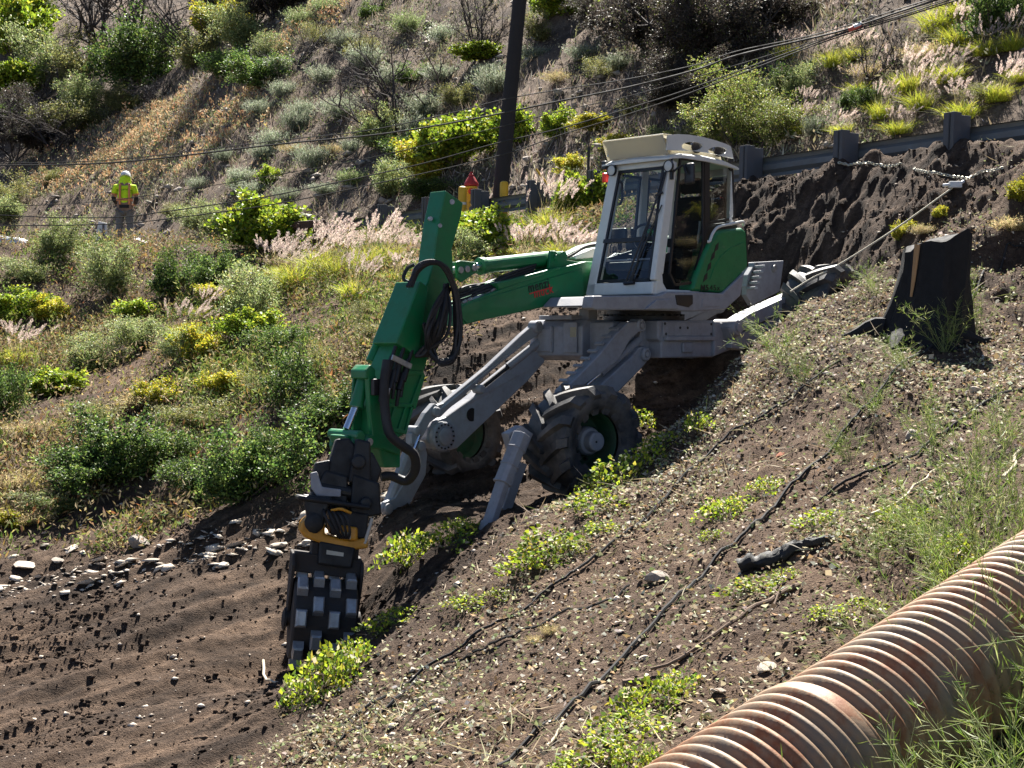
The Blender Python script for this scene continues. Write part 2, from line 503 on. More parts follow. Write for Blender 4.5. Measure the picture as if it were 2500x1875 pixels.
# ================================================================== walking excavator
TH = math.radians(46)
EF = Vector((-math.cos(TH), -math.sin(TH), 0)); EL = Vector((-EF.y, EF.x, 0))
_c = P(1612, 718, 15.5)
EC = Vector((_c.x, _c.y, 0)) - EF * 0.75 - EL * 0.8
BASE = -1.55
EXC = empty('walking_excavator', (EC.x, EC.y, BASE), math.atan2(EF.y, EF.x))
tag(EXC, 'green and grey walking excavator with white cab, propped on the cut slope', 'excavator')

def loc3(p):
    q = p - EC
    return Vector((q.dot(EF), q.dot(EL), p.z))
def LY(u, v, Y):
    r = ray(u, v); t = (Y + EC.dot(EL)) / r.dot(EL)
    return loc3(r * t)
def LX(u, v, X):
    r = ray(u, v); t = (X + EC.dot(EF)) / r.dot(EF)
    return loc3(r * t)
def side(poly, Y): return [(p.x, p.z) for p in (LY(u, v, Y) for u, v in poly)]

GREEN = paint('green_paint', (0.003, 0.165, 0.050), 0.38, 0.30, dirt_col=(0.07, 0.085, 0.05), scale=7, coat=0.15, bump=0.0)
GREEN_SHADED = paint('rim_green_shaded', (0.012, 0.065, 0.028), 0.55, 0.5, bump=0.0)  # green darkened to stand for the shade deep inside the wheels
GREY = paint('grey_paint', (0.28, 0.285, 0.31), 0.45, 0.38, scale=6, bump=0.004)
WHITE = paint('cab_white', (0.66, 0.66, 0.62), 0.4, 0.16, dirt_col=(0.25, 0.21, 0.15), bump=0.0)
BLACK = paint('black_steel', (0.008, 0.008, 0.009), 0.5, 0.3, dirt_col=(0.04, 0.032, 0.026), bump=0.006)
TRIM = paint('black_trim', (0.012, 0.012, 0.014), 0.35, 0.1, bump=0)
HOSE = paint('hose_rubber', (0.014, 0.014, 0.016), 0.55, 0.25, dirt_col=(0.06, 0.05, 0.045), bump=0.002)
CHROME = paint('chrome_rod', (0.75, 0.77, 0.80), 0.16, 0.08, metal=1.0, bump=0)
STEEL = paint('worn_steel', (0.42, 0.42, 0.42), 0.38, 0.5, metal=0.6, dirt_col=(0.10, 0.07, 0.05), scale=9, bump=0.003)
RUST = paint('earthy_steel', (0.022, 0.018, 0.016), 0.7, 0.5, dirt_col=(0.07, 0.048, 0.034), scale=8, bump=0.006)
RUBBER = paint('tyre_rubber', (0.030, 0.030, 0.032), 0.5, 0.6, dirt_col=(0.22, 0.19, 0.165), scale=4, bump=0.008)
YELLOW = paint('yellow_casting', (0.62, 0.27, 0.015), 0.4, 0.3, bump=0.003)
RED = paint('red_print', (0.55, 0.02, 0.02), 0.5, 0.05, bump=0)
INK = paint('black_print', (0.006, 0.007, 0.006), 0.5, 0.05, bump=0)
SEATM = paint('seat_cloth', (0.025, 0.025, 0.028), 0.85, 0.3, bump=0.004)

def sheer_mat():
    m, N, L, b = nmat('cream_plastic')
    b.inputs['Base Color'].default_value = (.62, .60, .52, 1); b.inputs['Roughness'].default_value = .45
    tr = N.new('ShaderNodeBsdfTranslucent'); tr.inputs['Color'].default_value = (.62, .58, .46, 1)
    mx = N.new('ShaderNodeMixShader'); mx.inputs['Fac'].default_value = .5
    L.new(b.outputs[0], mx.inputs[1]); L.new(tr.outputs[0], mx.inputs[2]); L.new(mx.outputs[0], N['Material Output'].inputs['Surface'])
    return m
SHEER = sheer_mat()

def glass_mat(name, tint, refl=0.10):
    m, N, L, b = nmat(name)
    N.remove(b)
    tr = N.new('ShaderNodeBsdfTransparent'); tr.inputs['Color'].default_value = (*tint, 1)
    gl = N.new('ShaderNodeBsdfGlossy'); gl.inputs['Roughness'].default_value = 0.02; gl.inputs['Color'].default_value = (.9, .95, 1, 1)
    fr = N.new('ShaderNodeLayerWeight'); fr.inputs['Blend'].default_value = 0.5
    pw = N.new('ShaderNodeMath'); pw.operation = 'POWER'; pw.inputs[1].default_value = 4.0; L.new(fr.outputs['Facing'], pw.inputs[0])
    ad = N.new('ShaderNodeMath'); ad.operation = 'MULTIPLY_ADD'; ad.inputs[1].default_value = 0.9; ad.inputs[2].default_value = refl; ad.use_clamp = True
    L.new(pw.outputs[0], ad.inputs[0])
    mx = N.new('ShaderNodeMixShader'); L.new(ad.outputs[0], mx.inputs['Fac'])
    L.new(tr.outputs[0], mx.inputs[1]); L.new(gl.outputs[0], mx.inputs[2])
    L.new(mx.outputs[0], N['Material Output'].inputs['Surface'])
    return m
GLASS = glass_mat('cab_glass', (0.78, 0.83, 0.83), 0.06)
DGLASS = glass_mat('tinted_glass', (0.50, 0.53, 0.52), 0.06)

def part(mb, name, mat, parent=None, **k):
    """direct parts carry the lift from the machine's base, sub-parts none"""
    if parent is None:
        return mb.build(name, mat, EXC, loc=(0, 0, -BASE), **k)
    if name in EACH:
        for m in mb.islands(): o = m.build(name, mat, parent, **k)
        return o
    return mb.build(name, mat, parent, **k)
EACH = {'bracket', 'bolt', 'pivot_pin', 'roof_lamp', 'maker_plate', 'pin', 'tread_bar', 'rung', 'rib', 'hose_fitting', 'cap_bolt', 'round_sticker', 'lamp_ring', 'control_console', 'wiper'}

def bar(mb, p, q, w, t, up=(0, 0, 1)):
    """rectangular bar: w across (perpendicular to up), t along up"""
    p, q, up = Vector(p), Vector(q), Vector(up)
    d = (q - p).normalized(); a = d.cross(up).normalized(); b = a.cross(d)
    rings = [[c + a * (sx * w / 2) + b * (sy * t / 2) for sx, sy in ((-1, -1), (1, -1), (1, 1), (-1, 1))] for c in (p, q)]
    return mb.loft(rings)

def lettering(text, mat, parent, org, right, up, height, name='lettering', bold=0.02, shear=0.0, stretch=1.0):
    cu = bpy.data.curves.new(name, 'FONT'); cu.body = text; cu.size = height; cu.offset = bold * height
    cu.extrude = 0.0012; cu.shear = shear; cu.space_character = 1.12
    t = bpy.data.objects.new(name, cu); COL.objects.link(t)
    bpy.context.view_layer.update()
    me = bpy.data.meshes.new_from_object(t.evaluated_get(bpy.context.evaluated_depsgraph_get()))
    bpy.data.objects.remove(t)
    r, up = Vector(right).normalized(), Vector(up).normalized(); n = r.cross(up)
    M = Matrix(((r.x * stretch, up.x, n.x, org[0]), (r.y * stretch, up.y, n.y, org[1]), (r.z * stretch, up.z, n.z, org[2]), (0, 0, 0, 1)))
    me.transform(M)
    me.materials.clear(); me.name = name
    return link(name, me, mat, parent)

# ---------------------------------------------------------------- undercarriage
mb = MB()
mb.box((0.22, 0.0, -0.03), (1.5, 0.62, 0.40))
mb.prism([(1.02, 0.20), (1.10, 0.12), (1.10, -0.20), (1.0, -0.26), (0.35, -0.26), (0.35, 0.20)], -0.82, -0.02)   # front box
mb.prism([(0.50, 0.19), (0.50, -0.02), (0.44, -0.05), (0.44, -0.23), (-0.56, -0.23), (-0.56, 0.20)], 0.30, 0.575)  # left rear box
mb.prism([(0.1, 0.19), (0.1, -0.23), (-0.56, -0.23), (-0.56, 0.19)], -0.62, -0.35)
chassis = part(mb, 'undercarriage', GREY, bevel=0.018)
mb = MB()                                                     # raised panels, brackets, steps on the boxes
mb.prism([(0.43, 0.175), (0.43, 0.015), (-0.50, 0.015), (-0.50, 0.175)], 0.575, 0.592)
mb.prism([(0.40, 0.015), (0.40, -0.035), (-0.53, -0.035), (-0.53, 0.015)], 0.575, 0.625)
mb.prism([(0.07, -0.06), (0.07, -0.17), (-0.12, -0.17), (-0.12, -0.06)], 0.575, 0.60)
mb.box((1.108, -0.60, -0.03), (0.03, 0.30, 0.26)); mb.box((1.118, -0.18, 0.0), (0.014, 0.20, 0.34))
mb.box((1.118, -0.70, -0.02), (0.03, 0.03, 0.30)); mb.box((1.118, -0.47, -0.02), (0.03, 0.03, 0.30))
mb.box((1.0, -0.42, 0.225), (0.22, 0.5, 0.05)); mb.box((0.86, -0.14, 0.26), (0.16, 0.14, 0.13))
part(mb, 'bracket', GREY, chassis, bevel=0.008)
mb = MB()
for x, z in ((0.40, 0.155), (-0.47, 0.155), (0.12, 0.11), (-0.02, 0.11), (0.38, 0.04), (-0.47, 0.04)):
    mb.cyl((x, 0.586, z), (x, 0.597, z), 0.016, 8)
part(mb, 'bolt', BLACK, chassis)
mb = MB(); mb.box((1.127, -0.13, 0.06), (0.004, 0.09, 0.11)); part(mb, 'data_plate', paint('plate_print', (.34, .30, .2), .5, .3, bump=0), chassis)
mb = MB(); mb.lathe([(0.44, 0.19), (0.47, 0.20), (0.47, 0.245), (0.43, 0.25), (0.43, 0.34), (0.2, 0.34)], (0.1, 0.05, 0), n=40)
for k in range(26):
    a = 2 * PI * k / 26; mb.cyl((0.1 + .455 * math.cos(a), 0.05 + .455 * math.sin(a), 0.245), (0.1 + .455 * math.cos(a), 0.05 + .455 * math.sin(a), 0.268), 0.018, 6)
part(mb, 'turntable', BLACK, smooth=True)

# ---------------------------------------------------------------- upper platform
mb = MB()
pf = side([(1447, 752), (1452, 722), (1612, 721), (1632, 712), (1700, 712), (1768, 716), (1822, 664), (1812, 722), (1775, 756), (1700, 760), (1573, 757), (1460, 757)], 0.82)
mb.prism(pf, 0.66, 0.80)
mb.prism([(x, max(z, 0.335)) for x, z in side([(1520, 722), (1768, 716), (1812, 724), (1775, 755), (1500, 755)], 0.8)], -0.24, 0.655)
mb.prism([(-.30, .335), (-.30, .47), (-1.0, .47), (-.9, .335)], -.80, -.245)
plat = part(mb, 'upper_platform', GREY, bevel=0.016)
mb = MB(); mb.prism(side([(1573, 755), (1599, 732), (1634, 730), (1656, 754)], 0.80), 0.79, 0.822)
part(mb, 'skirt_panel', GREY, plat, bevel=0.006)
mb = MB(); mb.prism(side([(1648, 720), (1690, 720), (1690, 742), (1680, 750), (1652, 744)], 0.80), 0.79, 0.812)
part(mb, 'rubber_flap', TRIM, plat, bevel=0.006)
mb = MB(); mb.prism(side([(1715, 730), (1764, 728), (1758, 748), (1712, 750)], 0.80), 0.79, 0.806)
part(mb, 'step_panel', GREY, plat, bevel=0.004)

# ---------------------------------------------------------------- cab
YA, YB = 0.74, -0.22                         # left (door) and right side of the cab
def cx(z): return 0.76 - (z - 0.47) * 0.215   # the windscreen leans back
mb = MB()
nrm = Vector((1, 0, 0.215)).normalized()
def fr(y, z): return Vector((cx(z), y, z))
bar(mb, fr(YA - .035, 0.62), fr(YA - .045, 1.95), 0.075, 0.10, nrm)                     # near pillar
bar(mb, fr(YB + .055, 0.47), fr(YB + .155, 1.95), 0.13, 0.10, nrm)                     # far pillar
bar(mb, fr(YA - .01, 0.535), fr(YB, 0.535), 0.14, 0.10, nrm)
bar(mb, fr(YA - .02, 1.93), fr(YB + .10, 1.93), 0.09, 0.10, nrm)
mb.prism([(cx(.47), .47), (cx(.74), .74), (cx(.74) - .07, .74), (cx(.60) - .12, .60), (0.55, .53), (-0.05, .53), (-0.05, .475)], YA - .14, YA - 0.004)   # foot of the pillar
bar(mb, (cx(.74) - .04, YA - .02, .70), (cx(1.95) - .04, YA - .03, 1.95), 0.045, 0.09, nrm)
# rear pillars, sills, right side frame
bar(mb, (-0.66, YA - .03, 1.30), (-0.69, YA - .04, 1.98), 0.06, 0.07, (1, 0, 0))
bar(mb, (-0.66, YB + .03, 0.50), (-0.69, YB + .12, 1.98), 0.06, 0.07, (1, 0, 0))
bar(mb, (0.70, YB + .02, 0.52), (-0.68, YB + .02, 0.52), 0.05, 0.10)
bar(mb, (-0.10, YB + .02, 0.52), (-0.12, YB + .10, 1.96), 0.05, 0.12, (1, 0, 0))
mb.prism([(0.70, .47), (0.70, .80), (0.30, 0.98), (-0.68, 0.98), (-0.68, .47)], YB - .012, YB + .02)
mb.box((-0.675, 0.26, 0.75), (0.05, 0.9, 0.55))
mb.box((-0.675, 0.26, 1.93), (0.05, 0.78, 0.10))
mb.box((0.0, 0.26, 0.485), (1.3, 0.9, 0.03))
cab = part(mb, 'cab', WHITE, bevel=0.02)
mb = MB()                                   # roof: crowned shell with a lip over the windscreen
rings = []
for x, z0, z1 in ((0.56, 1.955, 1.985), (0.47, 1.97, 2.03), (0.30, 1.99, 2.06), (-0.10, 1.99, 2.075), (-0.50, 1.975, 2.06), (-0.72, 1.95, 2.01), (-0.76, 1.95, 1.98)):
    ya, yb = YA + .03, YB + .02
    rings.append([(x, yb, z0), (x, ya, z0), (x, ya, (z0 + z1) / 2), (x, ya - .08, z1 - .01), (x, 0.26, z1 + .012), (x, yb + .08, z1 - .01), (x, yb, (z0 + z1) / 2)])
mb.loft(rings)
part(mb, 'roof', WHITE, cab, smooth=True)
# roof guard: two side panels with oval openings and a sloping front visor
from mathutils.geometry import tessellate_polygon
def ring_px(cu, cv, ru, rv, n=14): return [(cu + ru * math.cos(2 * PI * k / n), cv + rv * math.sin(2 * PI * k / n)) for k in range(n)]
gp = [(1628, 366), (1631, 330), (1655, 327), (1685, 329), (1715, 334), (1745, 342), (1772, 351), (1785, 358), (1791, 387), (1740, 376), (1700, 369)]
holes = [ring_px(1690, 357, 26, 11), ring_px(1752, 368, 23, 10)]
mb = MB()
for yy in (YA - .02, YB + .08):
    loops = [[Vector((p[0], yy, p[1])) for p in side(l, YA - .02)] for l in [gp] + holes]
    fl = [v for l in loops for v in l]
    mb.add(fl, [tuple(t) for t in tessellate_polygon(loops)])
guard = part(mb, 'roof_guard', WHITE, cab)
so = guard.modifiers.new('thick', 'SOLIDIFY'); so.thickness = 0.018
a0, a1 = LY(1631, 330, YA - .03), LY(1640, 366, YA - .03)
mb = MB(); mb.loft([[(a0.x + .10, y, a0.z - .005), (a1.x + .07, y, a1.z - .05), (a1.x + .055, y, a1.z - .05), (a0.x + .085, y, a0.z - .005)] for y in (YB + .06, YA - .03)])
mb.loft([[(a0.x + .10, y, a0.z), (a0.x + .085, y, a0.z + .012), (a0.x - .25, y, a0.z + .018), (a0.x - .25, y, a0.z + .006)] for y in (YB + .06, YA - .03)])
part(mb, 'visor', SHEER, guard, bevel=0.006)
mb = MB(); mb.prism([(a1.x - .02, a1.z - .06), (a0.x - .02, a0.z - .02), (a1.x - 1.0, a1.z + .06), (a1.x - 1.05, a1.z - .06)], YA - .12, YA - .10); part(mb, 'guard_lining', SHEER, guard)
mb = MB()
for u, v in ((1694, 352), (1748, 361)):
    c = LY(u, v, YA - .12); mb.box((c.x, c.y, c.z), (0.07, 0.05, 0.06)); mb.lathe([(.05, -.04), (.075, 0.02), (.075, .035), (.0, .04)], (c.x, c.y + .02, c.z - .03), (0.2, 1, -.1), 14)
part(mb, 'roof_lamp', TRIM, guard)
# glazing with black seals
def pane(name, pts, seal=0.035, out=0.012, n=None):
    pts = [Vector(p) for p in pts]
    c = sum(pts, Vector()) / len(pts)
    n = (pts[1] - pts[0]).cross(pts[2] - pts[0]).normalized() if n is None else Vector(n).normalized()
    g = MB(); k = len(pts)
    g.add(pts, [tuple(range(k))])
    go = part(g, name, DGLASS if name in ('door_glass', 'side_glass') else GLASS, cab)
    s = MB()
    for i in range(k):
        a, b = pts[i], pts[(i + 1) % k]
        e = (b - a).normalized(); ins = n.cross(e)
        if ins.dot(c - a) < 0: ins = -ins
        a2, b2 = a - e * .002, b + e * .002
        s.loft([[q - n * .012, q + n * out, q + ins * seal + n * out, q + ins * seal - n * .012] for q in (a2, b2)])
    part(s, 'window_seal', TRIM, cab)
    return go
off = nrm * 0.03
pane('windscreen', [fr(YA - .075, .61) + off, fr(YA - .09, 1.885) + off, fr(YB + .21, 1.885) + off, fr(YB + .12, .61) + off], 0.032, n=nrm)
mb = MB(); bar(mb, fr(YA - .075, 1.08) + off, fr(YB + .14, 1.08) + off, 0.045, 0.04, nrm); part(mb, 'screen_bar', TRIM, cab)
yd = YA - 0.012
pane('door_glass', [(x, yd, z) for x, z in side([(1632, 668), (1659, 384), (1717, 390), (1718, 598), (1690, 693), (1646, 699)], yd)], 0.028, n=(0, 1, 0))
pane('side_glass', [(x, yd, z) for x, z in side([(1727, 391), (1775, 398), (1789, 415), (1793, 536), (1727, 548)], yd)], 0.03, n=(0, 1, 0))
yr = YB + 0.03
pane('right_glass', [(.62, yr, 0.85), (.40, yr + .08, 1.88), (-.04, yr + .08, 1.88), (-.02, yr, 1.0)], 0.03, n=(0, -1, 0))
pane('right_glass', [(-.16, yr, 1.0), (-.18, yr + .08, 1.88), (-.62, yr + .08, 1.88), (-.60, yr, 1.0)], 0.03, n=(0, -1, 0))
pane('rear_glass', [(-.69, YB + .10, 1.05), (-.70, YB + .16, 1.86), (-.70, YA - .10, 1.86), (-.69, YA - .10, 1.05)], 0.03, n=(-1, 0, 0))
mb = MB(); mb.prism(side([(1719, 388), (1727, 389), (1727, 598), (1700, 700), (1692, 700), (1719, 600)], yd), yd - .03, yd + .012)
mb.prism(side([(1727, 549), (1796, 540), (1800, 556), (1740, 575), (1722, 612)], yd), yd - .05, yd - .004)
part(mb, 'door_pillar', TRIM, cab)
# wipers, lamps, mirror, beacon, rails
mb = MB()
w0, w1 = LX(1533, 690, .80), LX(1600, 480, .62)
for a, b, r in (((1526, 692), (1606, 478), .011), ((1540, 690), (1622, 420), .010), ((1600, 478), (1618, 470), .014), ((1524, 692), (1548, 690), .022), ((1612, 473), (1626, 418), .012), ((1534, 690), (1616, 500), .008)):
    pa, pb = (fr(0, 0), fr(0, 0))
    def onscreen(u, v):
        r = ray(u, v); n = (EF * 1.0 + Vector((0, 0, 0.215))); q0 = EC + EF * (0.76 + .47 * .215 + .075)
        return loc3(r * (n.dot(q0) / n.dot(r)))
    mb.cyl(onscreen(*a), onscreen(*b), r, 6)
part(mb, 'wiper', TRIM, cab)
for u, v in ((1492.5, 416), (1631.5, 405)):
    c = LX(u, v, 0.56)
    mb = MB(); mb.lathe([(.02, -.06), (.055, -.04), (.06, .0), (.05, .004), (0, .006)], c, (1, 0, 0), 16); o = part(mb, 'work_lamp', paint('lamp_lens', (.55, .55, .52), .25, .1, bump=0), cab, smooth=True)
    mb = MB(); mb.lathe([(.064, -.02), (.064, .01), (.058, .01), (.058, -.02)], c, (1, 0, 0), 16, caps=False)
    mb.cyl(c - Vector((.05, 0, 0)), c + Vector((-.07, 0, .10)), .012, 6); part(mb, 'lamp_ring', TRIM, cab)
c = LX(1478, 404, 0.5); mb = MB(); mb.box(c, (.07, .06, .10)); bar(mb, c, c + Vector((-.02, .12, .02)), .02, .02); part(mb, 'side_lamp', TRIM, cab, bevel=.012)
c = LX(1478, 434, 0.45); mb = MB(); mb.lathe([(.035, -.05), (.04, -.03), (.04, .04), (.025, .055), (0, .058)], c, (0, 0, 1), 14); part(mb, 'beacon', paint('red_lens', (.8, .03, .02), .25, .05, bump=0), cab, smooth=True)
c = LY(1684, 424, 0.92); mb = MB(); mb.box(c, (.06, .13, .235)); part(mb, 'mirror', TRIM, cab, bevel=.03, seg=3)
mb = MB(); mb.tube(bez([LY(1643, 420, .76), LY(1655, 410, .80), LY(1668, 404, .86), LY(1672, 415, .90), LY(1676, 425, .92)], 5), .012, 6)
bar(mb, LY(1640, 438, .76), LY(1641, 402, .76), .03, .03, (1, 0, 0)); part(mb, 'mirror_arm', TRIM, cab)
mb = MB(); mb.tube(bez([LY(1727, 590, .78), LY(1733, 588, .80), LY(1740, 570, .80), LY(1754, 554, .80), LY(1785, 547, .80), LY(1812, 541, .80), LY(1816, 550, .78)], 5), .017, 8)
part(mb, 'handrail', WHITE, cab, smooth=True)
mb = MB(); mb.tube(bez([LY(1708, 558, .60), LY(1703, 590, .60), LY(1700, 620, .60), LY(1686, 650, .60), LY(1680, 664, .60)], 5), .014, 8); mb.tube([LY(1708, 558, .60), LY(1709, 540, .6)], .014, 8)
part(mb, 'grab_rail', WHITE, cab, smooth=True)
mb = MB(); c = LX(1518, 470, .50); mb.tube(bez([c + Vector((0, -.03, .13)), c + Vector((.02, .02, .08)), c + Vector((.02, .02, -.08)), c + Vector((0, -.03, -.13))], 4), .016, 6); part(mb, 'inner_handle', TRIM, cab)
mb = MB(); c = LY(1781, 520, yd); mb.cyl((c.x, yd + .014, c.z), (c.x, yd + .018, c.z), .028, 16); c2 = LY(1781, 531, yd); mb.cyl((c2.x, yd + .014, c2.z - .02), (c2.x, yd + .018, c2.z - .02), .028, 16)
part(mb, 'round_sticker', WHITE, cab)
# inside, with dark sheets added on side, floor and back to darken it
mb = MB(); mb.prism([(0.68, .50), (0.66, .80), (0.28, 0.97), (-0.64, 0.97), (-0.64, .50)], YB + .022, YB + .035); part(mb, 'panel_darkener', TRIM, cab)
mb = MB(); mb.box((0.02, 0.26, 0.508), (1.24, 0.86, 0.014)); part(mb, 'floor_darkener', TRIM, cab)
mb = MB(); mb.box((-0.64, 0.26, 0.76), (0.016, 0.86, 0.5)); part(mb, 'rear_darkener', TRIM, cab)
mb = MB()
mb.prism([(0.02, .86), (-.02, .98), (-.42, .96), (-.46, .86)], 0.06, 0.56)
mb.prism([(-.36, .96), (-.42, 1.62), (-.50, 1.66), (-.54, 1.62), (-.50, .94)], 0.07, 0.55)
mb.prism([(-.40, 1.68), (-.42, 1.86), (-.50, 1.86), (-.50, 1.68)], 0.18, 0.44)
mb.box((-.2, .31, .70), (.3, .3, .36))
part(mb, 'seat', SEATM, cab, bevel=0.04, seg=3)
mb = MB(); mb.box((.10, .60, 1.06), (.42, .12, .10)); mb.box((.10, .0, 1.06), (.42, .12, .10)); mb.box((.06, .60, .85), (.2, .1, .4)); mb.box((.06, .02, .8), (.3, .14, .5))
mb.cyl((.22, .60, 1.1), (.26, .60, 1.26), .02, 8); mb.cyl((.22, .0, 1.1), (.26, .0, 1.26), .02, 8); mb.box((.56, .26, .80), (.12, .62, .10)); mb.box((.50, .0, 1.16), (.05, .24, .16))
part(mb, 'control_console', TRIM, cab, bevel=.015)
mb = MB(); mb.tube([(0.46 + .05 * math.cos(a) * 0, .34 + .17 * math.cos(a), 1.12 + .15 * math.sin(a)) for a in [2 * PI * k / 20 for k in range(21)]], .016, 6); mb.cyl((.46, .34, 1.12), (.60, .34, .7), .03, 8); bar(mb, (.46, .18, 1.12), (.46, .50, 1.12), .02, .03)
part(mb, 'steering_wheel', TRIM, cab)
mb = MB(); mb.tube([fr(YA - .14, .88) - nrm * .05, fr(YB + .14, .88) - nrm * .05], .012, 6); part(mb, 'guard_rail', GREY, cab)

# ---------------------------------------------------------------- engine hood
YH = 0.78
hp = [(1690, 710), (1700, 672), (1722, 614), (1738, 583), (1750, 566), (1764, 560), (1814, 556), (1825, 566), (1830, 652), (1767, 715)]
mb = MB(); mb.prism(side(hp, YH), 0.56, YH)
hood = part(mb, 'engine_hood', GREEN, bevel=0.045, seg=4)
mb = MB(); mb.prism([(-.72, .48), (-.72, 1.22), (-.95, 1.26), (-1.02, 1.2), (-1.02, .80), (-.80, .48)], -.72, .57); part(mb, 'rear_hood', GREEN, hood, bevel=.04, seg=3)
mb = MB(); ln = side([(1733, 682), (1745, 650), (1760, 625), (1785, 604), (1814, 592)], YH)
mb.tube([(x, YH, z) for x, z in ln], .008, 6); part(mb, 'hood_crease', GREEN, hood)
for u, v in ((1750, 603), (1741, 624), (1732, 650), (1723, 676)):
    mb = MB(); mb.prism(side([(u - 3, v - 4), (u + 4, v - 11), (u + 3, v + 5), (u - 7, v + 13)], YH), YH - .02, YH + .004); part(mb, 'vent', TRIM, hood)
mb = MB(); mb.prism([(p.x, p.z) for p in (LY(1820, 562, YH), LY(1823, 562, YH), LY(1827, 650, YH), LY(1824, 652, YH))], YH - .01, YH + .003); part(mb, 'seam', TRIM, hood)
o = LY(1710, 709, YH); lettering('M5', INK, hood, (o.x, YH + .003, o.z), (-1, 0, .02), (0, 0, 1), 0.092, bold=.03, stretch=1.25)
o = LY(1732, 709, YH); lettering('45x', INK, hood, (o.x, YH + .003, o.z), (-1, 0, .02), (0, 0, 1), 0.092, bold=-.002, stretch=1.35)

# ---------------------------------------------------------------- boom
YBM = -0.27
bp = [(1470, 640), (1431, 638), (1368, 653), (1218, 707), (1150, 735), (1128, 745), (1117, 765), (1117, 797), (1178, 782), (1310, 754), (1424, 726), (1470, 712)]
mb = MB(); mb.prism(side(bp, YBM), YBM - .34, YBM)
boom = part(mb, 'boom', GREEN, bevel=0.014)
mb = MB(); mb.prism(side([(1128, 748), (1140, 742), (1420, 655), (1424, 724), (1310, 752), (1178, 780), (1140, 790), (1126, 778), (1122, 764)], YBM), YBM - .001, YBM + .012); part(mb, 'side_plate', GREEN, boom, bevel=0.005)
mb = MB(); mb.prism(side([(1213, 691), (1366, 651), (1368, 657), (1219, 708)], YBM + .01), YBM - .26, YBM + .01); part(mb, 'hose_cover', GREEN, boom, bevel=0.012)
mb = MB(); mb.prism(side([(1345, 612), (1356, 613), (1380, 634), (1420, 640), (1432, 640), (1370, 656), (1340, 655)], YBM), YBM - .30, YBM - .26); mb.prism(side([(1345, 612), (1356, 613), (1380, 634), (1420, 640), (1432, 640), (1370, 656), (1340, 655)], YBM - .04), YBM - .08, YBM - .04)
mb.cyl(LY(1360, 629, YBM - .02), LY(1360, 629, YBM - .02) + Vector((0, -.30, 0)), .035, 14); part(mb, 'cylinder_bracket', GREEN, boom, bevel=.01)
mb = MB()
for q, (du, dv) in enumerate(((0, 0), (3, -8), (6, -15), (2, 8), (-6, 3), (8, -22))):
    mb.tube(bez([LY(1300 + du, 668 + dv, YBM - .1), LY(1240 + du, 688 + dv, YBM - .06), LY(1200 + du, 705 + dv, YBM - .05 - .03 * q), LY(1165 + du, 718 + dv, YBM - .05 - .03 * q), LY(1140, 728 + dv, YBM - .1), LY(1108 + du, 738 + dv, YBM - .15)], 5), .015, 6)
mb.tube(bez([LY(1400, 655, YBM - .20), LY(1300, 672, YBM - .2), LY(1190, 692, YBM - .2), LY(1140, 700, YBM - .2), LY(1105, 716, YBM - .12)], 6), .017, 6)
part(mb, 'hydraulic_hose', HOSE, boom, smooth=True)
mb = MB()
for u, v in ((1215, 702), (1205, 706), (1195, 716), (1180, 722), (1150, 730), (1138, 735), (1130, 745), (1128, 752)):
    c = LY(u, v, YBM - .05); mb.cyl(c, c + Vector((.05, 0, -.025)), .021, 8)
part(mb, 'hose_fitting', STEEL, boom)
mb = MB(); mb.tube(bez([LY(1190, 690, -.5), LY(1240, 679, -.5), LY(1320, 661, -.5)], 4), .02, 8); part(mb, 'steel_pipe', STEEL, boom)
# maker's name
bx = (LY(1290, 700, YBM) - LY(1350, 684, YBM)).normalized(); rt = -bx
upv = Vector((0, 1, 0)).cross(rt) * -1
if upv.z < 0: upv = -upv
o = LY(1290, 714, YBM + .014); lettering('menzi', INK, boom, (o.x, YBM + .0165, o.z), rt, upv, 0.145, bold=.012, stretch=0.92)
o = LY(1304, 727, YBM + .014); lettering('muck', RED, boom, (o.x, YBM + .0165, o.z), rt, upv, 0.145, bold=.012, stretch=0.92, name='red_lettering')
mb = MB(); mb.prism(side([(1290, 716), (1344, 701), (1344, 703.5), (1290, 718.5)], YBM), YBM + .013, YBM + .017); part(mb, 'red_underline', RED, boom)
# far side boom root and white shield beside the cab
mb = MB(); mb.prism(side([(1378, 622), (1420, 600), (1462, 590), (1475, 600), (1475, 640), (1430, 640)], -.62), -.72, -.60); part(mb, 'boom_root', GREEN, boom, bevel=.012)
mb = MB(); mb.prism(side([(1395, 628), (1440, 607), (1470, 602), (1470, 626), (1400, 634)], -.50), -.58, -.46); part(mb, 'white_cover', WHITE, boom, bevel=.012)
mb = MB(); mb.tube(bez([LY(1384, 628, -.52), LY(1400, 620, -.50), LY(1430, 602, -.48), LY(1465, 596, -.45)], 5), .02, 8); part(mb, 'root_hose', HOSE, boom)

